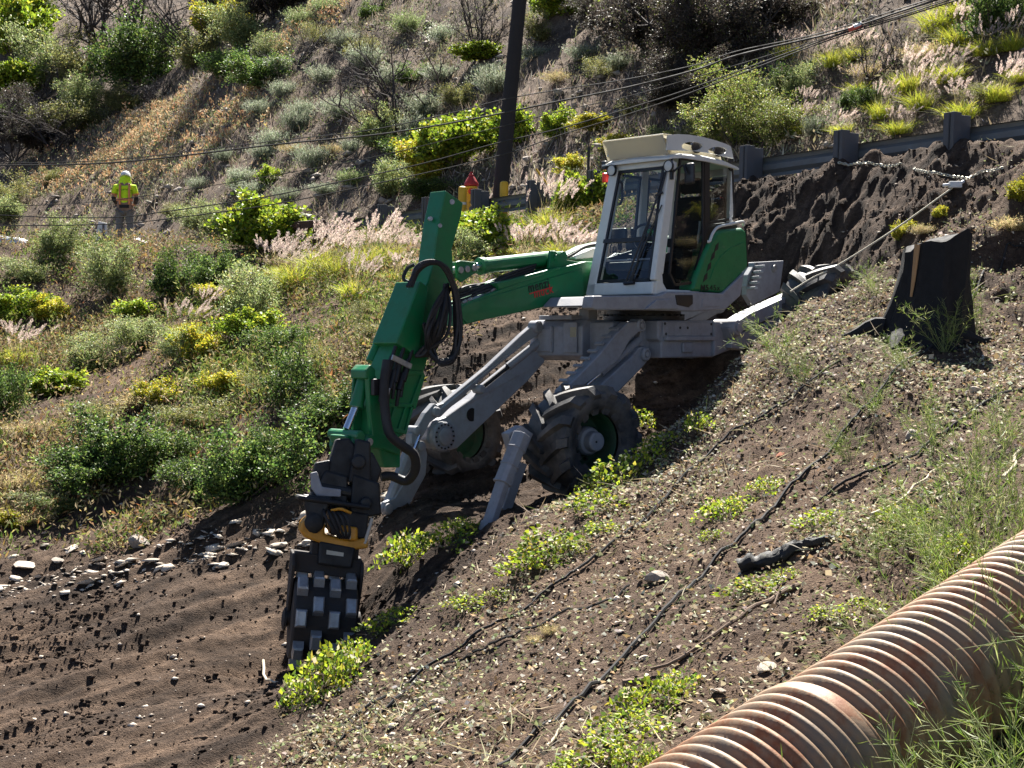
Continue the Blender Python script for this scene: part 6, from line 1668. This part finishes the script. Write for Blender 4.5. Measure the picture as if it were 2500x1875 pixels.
LIST = [
 # overgrown bank, left of the machine
 ('leafy',540,545,140,.95),('pale',470,520,90,.9),('pale',118,565,110,.8),('dark',368,640,135,.9),('pale',245,650,125,.9),('leafy',300,690,90,.7),('pale',60,610,90,.6),('yellow',100,690,90,.7),('leafy',20,690,110,.6),('dark',450,630,110,.9),('yellow',480,660,80,.7),
 ('fount',640,625,130,.9),('fount',690,600,130,1),('fount',735,605,130,1),('fount',765,650,105,1.15),('fount',805,590,120,1),('fount',840,560,90,.9),('fount',700,565,100,.6),('fount',770,560,100,.7),('fount',610,600,90,.8),('fount',860,610,90,.8),
 ('fount',500,660,80,.9),('fount',400,735,100,.9),('fount',30,790,110,.8),('fount',440,690,80,.8),('pinkdry',600,575,110,.6),('pinkdry',850,545,90,.6),('pinkdry',900,560,90,.7),
 ('pale',530,720,150,.8),('leafy',560,740,110,.7),('yellow',430,790,110,.8),('pale',380,790,110,.7),('dark',610,770,110,.8),('dark',640,880,190,.8),('dark',700,930,160,.7),('olive',690,810,130,.7),('olive',800,700,90,.6),('pale',190,800,120,.6),('leafy',110,850,130,.7),('dark',5,900,120,1.1),('dry',60,940,130,.6),('dry',300,880,120,.6),('yellow',330,880,100,.6),
 ('dark',250,1040,230,.75),('dark',160,1060,180,.7),('dark',350,1000,170,.7),('dark',520,1085,230,.95),('dark',600,1030,150,.9),('leafy',590,1000,90,.7),('dark',440,1060,150,.7),('dry',30,1060,140,.8),('dry',60,1130,120,.6),('yellow',20,1140,80,.5),('pale',120,1110,110,.5),('olive',420,920,140,.6),('olive',200,930,140,.6),('pale',300,760,110,.6),('olive',580,850,120,.6),('yellow',480,850,80,.6),
 ('olive',830,740,100,.5),('dark',760,870,90,.6),
 # verge behind the boom
 ('leafy',1035,550,130,.85),('leafy',1085,545,100,.75),('leafy',1010,530,80,.7),('leafy',1265,480,110,1.0),('leafy',1225,470,80,.8),('leafy',1290,440,80,.9),('fount',1185,510,110,1.15),('fount',1205,560,90,1.0),('pinkdry',1140,560,110,.8),('pinkdry',1240,560,100,.7),('pale',1030,575,110,.6),('yellow',1110,570,80,.5),('dry',1170,600,110,.5),('olive',960,560,80,.5),
 # hillside between worker and pole
 ('yellow',930,400,120,1.0),('leafy',990,360,120,.9),('yellow',970,330,110,.8),('leafy',1110,310,90,1.0),('leafy',1198,300,55,1.0),('pale',820,330,110,.8),('dark',860,350,110,.7),('green_sage',760,400,70,1),
 ('sage',590,320,70,1),('sage',565,345,60,1),('sage',675,365,80,1),('sage',640,280,70,1),('sage',655,255,75,1),('sage',735,255,85,1),('sage',610,210,60,1),('sage',600,165,70,1.1),('sage',560,250,60,1),('sage',790,150,90,1),('sage',840,190,90,1),('sage',920,260,90,1.1),('sage',900,300,90,1),('sage',1070,200,90,1),('sage',1060,170,60,1),('sage',480,350,50,1),('sage',520,395,60,1),('sage',700,420,60,.9),('sage',540,430,70,.9),
 ('green_sage',510,410,45,1),('green_sage',880,75,80,1.1),('green_sage',650,60,70,1),('green_sage',700,30,60,1),('leafy',575,400,50,.9),('olive',770,130,80,.8),('pinkdry',900,420,60,.7),('pale',830,430,100,.8),('dark',920,440,120,.6),
 ('twig',860,300,250,.9),('twig',840,230,180,.8),('twig',1035,125,170,1.15),('twig',1048,128,120,1.2),('leafy',1040,130,95,.45),('twig',820,20,90,1),('dark',800,40,70,.7),
 # far upper left
 ('leafy',25,120,120,1.1),('leafy',70,70,110,1),('leafy',15,210,120,.9),('pale',100,190,130,.9),('olive',190,170,150,.9),('dark',300,190,170,.9),('dark',340,130,130,.8),('twig',230,130,320,.8),('twig',300,90,260,.8),('twig',420,120,200,.8),('twig',330,230,170,.6),('olive',420,150,130,.8),('yellow',470,90,100,1.1),('pale',520,110,110,.9),('twig',550,60,150,.8),('burntdense',590,40,200,.9),('leafy',610,15,90,.7),('twig',640,150,140,.8),('twig',480,60,180,.8),('burntdense',520,30,170,.7),('twig',200,60,200,.9),('burntdense',30,300,160,.7),('twig',60,260,170,.7),('twig',120,330,220,.7),('twig',30,350,200,.7),('burntdense',90,330,150,.6),('olive',160,290,130,.8),('pale',190,250,110,.7),('green_sage',180,210,50,1),('dark',20,280,110,.7),('olive',280,240,100,.7),('green_sage',440,110,60,1),('pale',570,150,90,.8),('dark',480,170,130,.7),('dark',560,190,120,.8),('olive',240,230,80,.7),
 ('olive',105,400,60,.9),('olive',30,440,110,.7),('pale',20,480,90,.7),('pale',430,500,80,.7),('olive',370,470,70,.6),
 ('sage',430,410,55,1),('sage',620,440,60,.9),('sage',760,330,60,.9),('sage',700,180,70,1),('sage',740,100,70,1),('olive',680,100,70,.8),('sage',950,180,70,1),('sage',960,90,80,1),('dry',630,330,60,.8),('dry',720,330,60,.8),('dry',800,260,60,.8),('olive',1000,230,80,.7),('dark',880,180,80,.6),('sage',1150,130,60,1),('sage',1260,130,70,1),('olive',1300,170,90,.7),('dry',1200,180,70,.8),('sage',1340,150,70,.9),('olive',1170,90,80,.8),
 # right of the pole
 ('leafy',1235,45,95,1.1),('pale',1180,40,80,1.1),('burntdense',1480,150,250,1.0),('burntdense',1400,110,190,1.0),('burntdense',1590,140,220,1.0),('burntdense',1650,70,180,.8),('burntdense',1440,240,170,.7),('burntdense',1560,230,160,.7),('burntdense',1330,60,110,.8),('twigleaf',1500,130,160,.9),
 ('twigleaf',1590,320,200,.9),('twigleaf',1660,320,170,.85),('twigleaf',1530,310,150,.7),('olive',1480,320,100,.6),('pale',1410,330,90,.6),('yellow',1340,330,80,.6),('yellow',1280,290,70,.6),('yellow',1240,380,70,.6),('leafy',1450,300,60,.5),('pale',1650,230,70,.8),('pale',1720,215,80,.8),('dark',1700,190,80,.6),('sage',1560,200,60,.8),('pale',1500,210,80,.6),('olive',1370,250,80,.6),
 ('fount',1720,290,70,1),('fount',1740,250,60,1),('fount',1800,150,80,1),('fount',1760,160,70,1),('fount',1845,130,70,1),('fount',1860,210,80,1),('fount',1900,260,80,1),('fount',1960,200,90,1),('fount',1990,240,110,.9),('fount',2030,70,120,1),('fount',2070,100,110,1),('fount',2090,50,110,1),('fount',2050,180,100,1),('fount',2130,120,90,1),('fount',2080,260,110,.8),('fount',1940,290,90,.8),('fount',1820,290,70,.8),('fount',2190,110,90,1),('fount',2160,220,90,.9),('fount',1700,130,70,1),('fount',2200,180,80,.8),('dry',1880,170,90,.9),('dry',2000,130,100,.8),
 ('twig',1880,180,130,1.1),('twig',1930,150,100,1.1),('dark',1870,240,80,.9),('dark',1830,230,60,.8),('dark',2150,80,130,1.0),('dark',2195,60,110,1.0),('sage',1760,290,70,.9),('sage',1680,250,60,.9),('green_sage',1750,170,50,1.2),('olive',2120,220,90,.7),('burntdense',2100,25,150,.6),
 # vines and weeds on the slope below the machine
 ('vine',1335,1050,120,1),('vine',1290,1100,110,1),('vine',1400,1000,90,1),('vine',1300,1060,90,1),('vine',1440,960,80,.9),('vine',1510,930,60,1.3),('vine',1195,1200,130,1.1),('vine',1150,1240,110,.9),('vine',1240,1190,70,1),('vine',1300,1150,70,.9),('vine',975,1180,100,1.2),('vine',1000,1150,70,1),('vine',880,1230,100,1.6),('vine',910,1200,80,1.6),
 ('vine',700,1500,130,1.7),('vine',740,1460,120,1.5),('vine',660,1530,90,1.3),('vine',770,1430,90,1.2),('vine',830,1370,90,1),('vine',870,1340,80,.9),('vine',1010,1310,80,.7),('vine',1080,1290,60,.7),
 ('vine',1560,1120,100,1),('vine',1600,1100,80,1),('vine',1660,1060,70,1),('vine',1540,1160,60,.8),('vine',1380,920,60,1.3),('vine',1640,1280,110,.7),('vine',1780,1130,110,.8),('vine',1700,1250,80,.7),('vine',1790,1330,80,.8),('vine',1420,1540,150,1.2),('vine',1360,1590,130,1.1),('vine',1470,1500,110,1.2),('vine',1310,1640,140,1),('vine',1380,1660,120,1),('vine',1240,1660,80,.7),('vine',850,1620,60,.5),('vine',1870,1310,70,.8),
 ('dry',1190,1370,60,.8),('dry',1160,1390,50,.8),('dry',1990,510,70,.8),('dry',2010,560,60,1),('yellow',1945,520,45,.9),('yellow',2030,470,30,.9),('dry',2190,500,90,.9),('yellow',2205,440,60,.9),
 # weeds around the stump, rear leg and pipe
 ('weed',1690,780,150,.9),('weed',1640,700,110,.8),('weed',1740,830,140,.8),('weed',1900,640,110,.8),('weed',2040,760,150,.9),('weed',2110,720,150,.9),('weed',1960,800,130,.8),('weed',1880,900,150,.8),('weed',2020,980,170,.9),('weed',1840,1000,130,.8),('weed',2120,1060,200,1),('weed',2180,960,170,.9),
 ('weed',2030,1240,240,1),('weed',2110,1200,260,1.1),('weed',2190,1260,280,1.1),('weed',1960,1180,200,.9),('weed',1900,1220,170,.8),('weed',2060,1420,280,1),('weed',2150,1480,300,1.1),('weed',2200,1400,300,1),('weed',1990,1500,260,.9),('weed',2090,1600,320,1),('weed',2190,1640,330,1),('weed',1980,1640,260,.9),('weed',1900,1560,200,.8),('weed',2120,1340,240,1),('weed',1830,1640,180,.7),('weed',1920,1420,160,.8),('weed',1840,1500,150,.7),('weed',2210,1150,220,1),
 ('vine',2150,1290,140,1),('vine',2060,1210,120,1),('vine',1960,1130,110,.9),('vine',2200,1330,150,1.2),('vine',2080,1250,100,1),
]
for e in LIST: plant(*e)
for x, y, s, hk in ((1.55, 5.3, .9, 1.0), (1.9, 5.65, 1.0, 1.05), (2.25, 5.95, 1.0, 1.0), (2.0, 5.2, .95, 1.1), (2.4, 5.6, 1.0, 1.1), (2.62, 6.3, 1.0, 1.0), (2.9, 6.5, 1.1, 1.1), (2.3, 6.35, .8, .8), (2.75, 5.8, 1.1, 1.1), (3.2, 6.9, 1.1, 1.1), (1.75, 5.9, .7, .7), (2.5, 6.05, .9, .9)):
    r_ = plant('weed', 1106 + x / y * 3072, 1640, 100); r_.location = (x, y, gz(x, y) - .02); r_.scale = (s * 1.15, s * 1.15, s * hk)
    plants[-1] = plants[-1][:3] + ('the ground before the rusty pipe', r_)

ORD = 'first second third fourth fifth sixth seventh eighth ninth tenth eleventh twelfth thirteenth fourteenth fifteenth sixteenth seventeenth eighteenth nineteenth twentieth'.split()
def ordinal(i):
    return ORD[i] if i < 20 else 'twenty-' + ORD[i - 20] if i < 29 else 'thirtieth' if i == 29 else 'thirty-' + ORD[i - 30]
from collections import defaultdict
byz = defaultdict(list)
for pl in plants: byz[(pl[0], pl[3])].append(pl)
for (k, z), L_ in byz.items():
    L_.sort(key=lambda p: p[1])
    for i, p in enumerate(L_):
        if len(L_) == 1: lab = 'the only ' + descs[k] + ' on ' + z
        elif i == 0: lab = 'leftmost ' + descs[k] + ' on ' + z
        elif i == len(L_) - 1: lab = 'rightmost ' + descs[k] + ' on ' + z
        else: lab = ordinal(i) + ' ' + descs[k] + ' from the left on ' + z
        tag(p[4], lab, cats.get(k, 'shrub'), descs[k] + 's')

# ================================================================== uncountable cover
def scatter(n, x0, x1, y0, y1, seed, dens=None):
    rng = np.random.default_rng(seed)
    y = y0 + (y1 - y0) * rng.random(n); x = x0 + (x1 - x0) * rng.random(n)
    ok = np.abs(x) < .40 * y + 1.6
    x, y = x[ok], y[ok]
    if dens is not None:
        ok = rng.random(len(x)) < dens(x, y); x, y = x[ok], y[ok]
    return np.stack([x, y, ground(x, y)], 1), rng
def hillm(x, y): return sstep(.2, 1.5, y - np.interp(x, TOE_X, TOE_Y))
def clump(x, y, f, s, a=.0, b=.5): return sstep(a, b, vnoise(x * f, y * f, s) + .5 * vnoise(x * f * 2.7, y * f * 2.7, s + 1))
def stuff(lv, name, lab, mat=DRYM):
    o = link(name, lv.mesh(name), mat); tag(o, lab, 'ground cover', kind='stuff')
NEAR = lambda x, y: (1 - dirtmask(x, y)) * (shelf_dist(x, y) < -.3) * (x * .3 + 17 > y)
# shredded leaf litter and chips on the near slope
lv = Leaves()
p, rng = scatter(300000, -4, 7, 5.5, 19, 201, lambda x, y: NEAR(x, y) * (.22 + .78 * clump(x, y, .8, 66, -.25, .6)) * np.clip(9.5 / y, .3, 1) ** 1.6 * (x > -2.2 - (y - 9) * .3))
n = len(p); sz = rng.uniform(.014, .05, n) * (1 + .5 * (rng.random(n) < .1))
d = rng.normal(size=(n, 3)) * np.array([1, 1, .45]); p[:, 2] += rng.random(n) * .03 + .012
lv.add(p, d, sz, sz * rng.uniform(.3, .8, n), pick(rng, n, [(.46, .40, .28), (.60, .57, .47), (.24, .27, .12), (.20, .14, .09), (.36, .25, .13), (.33, .37, .16)], (3, 1.6, 1.6, 2, 1.4, 1.0)), .2, rng)
stuff(lv, 'leaf_litter', 'pale shredded leaf litter scattered over the near slope')
# straw and stems lying on it
lv = Leaves()
p, rng = scatter(16000, -4, 7, 5.5, 19, 202, lambda x, y: NEAR(x, y) * clump(x, y, .9, 70, -.4, .4) * np.clip(9 / y, .3, 1))
n = len(p); d = rng.normal(size=(n, 3)) * np.array([1, 1, .25]) + np.array([.5, .4, .25]); p[:, 2] += .025
lv.add(p, d, rng.uniform(.08, .32, n), .007, pick(rng, n, [(.50, .42, .26), (.34, .26, .15), (.60, .54, .40), (.25, .28, .10)], (3, 2, 1.5, 1.2)), .1, rng)
stuff(lv, 'straw', 'dry straw and broken stems strewn over the near slope')
# clods on the worked soil
def clods(name, lab, n, x0, x1, y0, y1, seed, dens, smin, smax, mat, flat=.75):
    p, rng = scatter(n, x0, x1, y0, y1, seed, dens); n = len(p)
    o = np.array([[1, 0, 0], [-1, 0, 0], [0, 1, 0], [0, -1, 0], [0, 0, 1], [0, 0, -1], [.62, .62, .5], [-.6, .6, -.4], [.6, -.6, -.3], [-.55, -.65, .5]])[:6]
    s = smin * (smax / smin) ** (rng.random(n) ** 2.6)
    V = o[None] * (1 + rng.normal(size=(n, 6, 1)) * .28) * s[:, None, None] * np.array([1.15, 1, flat]); an = rng.uniform(0, 6.28, n); c, si = np.cos(an)[:, None], np.sin(an)[:, None]
    tl = rng.uniform(-.6, .6, n)[:, None]
    X_, Y_, Z_ = V[..., 0], V[..., 1], V[..., 2]; Y_, Z_ = Y_ * np.cos(tl) - Z_ * np.sin(tl), Y_ * np.sin(tl) + Z_ * np.cos(tl)
    V = np.stack([X_ * c - Y_ * si, X_ * si + Y_ * c, Z_], -1) + p[:, None] + np.array([0, 0, .2]) * s[:, None, None]
    f = np.array([[0, 2, 4], [2, 1, 4], [1, 3, 4], [3, 0, 4], [2, 0, 5], [1, 2, 5], [3, 1, 5], [0, 3, 5]])
    F = (np.arange(n) * 6)[:, None, None] + f[None]
    me = bpy.data.meshes.new(name); np_mesh(me, V.reshape(-1, 3), F.reshape(-1, 3), 3)
    at = me.color_attributes.new('soil', 'FLOAT_COLOR', 'POINT'); k = np.zeros((n * 6, 4), np.float32); k[:, 0] = 1; k[:, 3] = 1; at.data.foreach_set('color', k.ravel())
    tag(link(name, me, mat), lab, 'ground cover', kind='stuff')
clods('soil_clods', 'loose brown clods on the freshly worked soil', 120000, -9, 7, 8.5, 22, 203, lambda x, y: dirtmask(x, y) * (.15 + .85 * clump(x, y, 1.1, 81, -.3, .5)), .007, .036, SOIL)
clods('slope_clods', 'small clods of soil over the near slope', 40000, -4, 7, 5.5, 19, 213, lambda x, y: NEAR(x, y) * .6, .006, .026, SOIL)
clods('gravel', 'pale stone chips on trench rim and near slope', 16000, -9, 7, 6, 20, 204, lambda x, y: .3 * (.15 + .85 * clump(x, y, .7, 85, .0, .7)), .008, .045, PSTONE, .5)
clods('hill_stones', 'weathered stones and rubble on the hillside', 26000, -30, 16, 18, 70, 205, lambda x, y: hillm(x, y) * (.1 + .9 * clump(x, y, .5, 88, 0, .6)), .03, .22, STONE, .55)
clods('slate_chips', 'flat slate fragments along the left trench edge', 5000, -8.5, -1.2, 13.5, 17.5, 206, lambda x, y: sstep(.55, .2, np.abs(y - (15.7 + .06 * x))) * .8, .02, .11, PSTONE, .25)
# dry grass on the hill
lv = Leaves()
p, rng = scatter(420000, -34, 18, 17, 75, 207, lambda x, y: hillm(x, y) * (.06 + .94 * clump(x, y, .45, 101, -.2, .5)) * np.clip(30 / y, .3, 1))
n = len(p); d = rng.normal(size=(n, 3)) * .55 + np.array([.15, 0, .8])
lv.add(p, d, rng.uniform(.10, .42, n), rng.uniform(.016, .045, n), pick(rng, n, [(.42, .36, .26), (.34, .27, .18), (.24, .24, .11), (.48, .40, .34), (.20, .22, .10), (.12, .09, .07)], (3, 3, 2, 2, 1.6, 2)), .1, rng)
stuff(lv, 'dry_hill_grass', 'sparse dry grass and dead stems covering the burned hillside')
# low brush in drifts on the hill
lv = Leaves()
q, rng = scatter(52000, -34, 16, 18, 72, 217, lambda x, y: hillm(x, y) * clump(x, y, .45, 105, -.15, .6) * np.clip(34 / y, .4, 1))
base_c = pick(rng, len(q), [(.20, .20, .10), (.30, .30, .20), (.14, .12, .08), (.34, .28, .16), (.16, .22, .06)], (3, 3, 3, 2, 2))
for k in range(10):
    n = len(q); o_ = rng.normal(size=(n, 3)) * np.array([.16, .16, .0]); o_[:, 2] = rng.random(n) ** 1.3 * .34
    lv.add(q + o_, rng.normal(size=(n, 3)) * .6 + np.array([0, 0, .6]), rng.uniform(.05, .16, n), rng.uniform(.016, .05, n), np.clip(base_c * (1 + rng.normal(size=(n, 1)) * .25), .01, 1), .15, rng)
stuff(lv, 'hill_brush', 'low grey-green brush in drifts over the hillside')
# pinkish dry grass field between pole and cab
def regd(px): return np.array([tuple(hitd(u, v))[:2] for u, v in px])
PINK = regd([(1100, 215), (1350, 190), (1560, 260), (1500, 330), (1310, 395), (1110, 430), (1080, 350)])
lv = Leaves()
p, rng = scatter(60000, -6, 10, 20, 48, 208, lambda x, y: poly_mask(x, y, PINK, .8) * hillm(x, y) * (.3 + .7 * clump(x, y, .8, 111, -.4, .3)))
n = len(p); d = rng.normal(size=(n, 3)) * .4 + np.array([.2, 0, .9])
lv.add(p, d, rng.uniform(.18, .45, n), rng.uniform(.010, .024, n), pick(rng, n, [(.55, .46, .40), (.46, .37, .31), (.36, .28, .22), (.38, .36, .18)], (3, 3, 2, 1)), .1, rng)
stuff(lv, 'pink_dry_grass', 'pale pinkish dry grass on the slope right of the pole')
# orange seeding weeds in a band across the hill
ORG = regd([(50, 385), (90, 325), (250, 262), (400, 205), (520, 150), (600, 95), (690, 15), (760, 8), (720, 60), (640, 125), (585, 200), (520, 262), (560, 290), (500, 330), (330, 400), (200, 430), (60, 420)])
lv = Leaves()
q, rng = scatter(60000, -32, 4, 34, 80, 209, lambda x, y: poly_mask(x, y, ORG, 1.0) * (.12 + .88 * clump(x, y, .7, 121, -.3, .4)) * .7)
hgt = rng.uniform(.25, .75, len(q)) * (.6 + .6 * clump(q[:, 0], q[:, 1], 1.2, 125))
for k in range(9):
    n = len(q); t = rng.random(n)
    pp = q + np.stack([rng.normal(size=n) * .05 + .05 * t, rng.normal(size=n) * .05, hgt * (.15 + .85 * t)], 1)
    hi = t[:, None] > .35
    c = np.where(hi, pick(rng, n, [(.50, .30, .15), (.56, .40, .22), (.42, .22, .12), (.56, .46, .30)], (3, 3, 1.2, 3)), pick(rng, n, [(.26, .32, .14), (.34, .36, .20), (.40, .36, .12)], (2, 2, 1)))
    lv.add(pp, rng.normal(size=(n, 3)) * .6 + np.array([0, 0, .7]), rng.uniform(.08, .20, n), rng.uniform(.03, .07, n), c, .15, rng)
stuff(lv, 'orange_weeds', 'orange seeding weeds in a band across the hillside')
# low weeds, leaves and straw on the overgrown bank
BANK = lambda x, y: (1 - dirtmask(x, y)) * (shelf_dist(x, y) < .6) * (y > 15.5) * (x < 3.2) * (1 - (x * .3 + 16.6 > y) * (x > -1.5))
lv = Leaves()
p, rng = scatter(330000, -14, 3.5, 15, 36, 210, lambda x, y: BANK(x, y) * (.12 + .88 * clump(x, y, .9, 131, -.25, .45)) * np.clip(22 / y, .4, 1))
n = len(p); tall = rng.random(n) ** 2 * .32; p[:, 2] += tall
g = .15 + .6 * clump(p[:, 0], p[:, 1], .5, 140, -.2, .5)[:, None]
c = np.where(rng.random((n, 1)) < g, pick(rng, n, [(.20, .28, .05), (.10, .16, .03), (.34, .36, .08), (.28, .34, .12)], (3, 3, 2, 2)), pick(rng, n, [(.44, .36, .20), (.34, .24, .13), (.50, .40, .10), (.42, .20, .08), (.24, .19, .12)], (3, 3, 1.4, .8, 2)))
lv.add(p, rng.normal(size=(n, 3)) * .7 + np.array([.1, 0, .4]), rng.uniform(.04, .13, n), rng.uniform(.014, .04, n), c, .15, rng)
q, rng = scatter(9000, -14, 3.5, 15, 36, 211, lambda x, y: BANK(x, y) * clump(x, y, .7, 133, -.1, .5) * np.clip(22 / y, .4, 1))
cc = pick(rng, len(q), [(.22, .30, .06), (.36, .38, .10), (.48, .40, .20), (.46, .30, .10), (.12, .18, .04)], (3, 2, 2, 1, 2))
for k in range(12):
    n = len(q); t = (k + rng.random(n)) / 12; hh = .25 + .4 * ((q[:, 0] * 7.3 + q[:, 1] * 3.1) % 1)
    lv.add(q + np.stack([.16 * t * np.sin(q[:, 0] * 40), .16 * t * np.cos(q[:, 1] * 37), hh * t], 1) + rng.normal(size=(n, 3)) * .03, rng.normal(size=(n, 3)) * .5 + np.array([0, 0, .6]), rng.uniform(.04, .12, n), rng.uniform(.010, .028, n), np.clip(cc * (1 + rng.normal(size=(n, 1)) * .25), .01, 1), .15, rng)
stuff(lv, 'bank_weeds', 'low mixed weeds, straw and dead leaves on the overgrown bank')
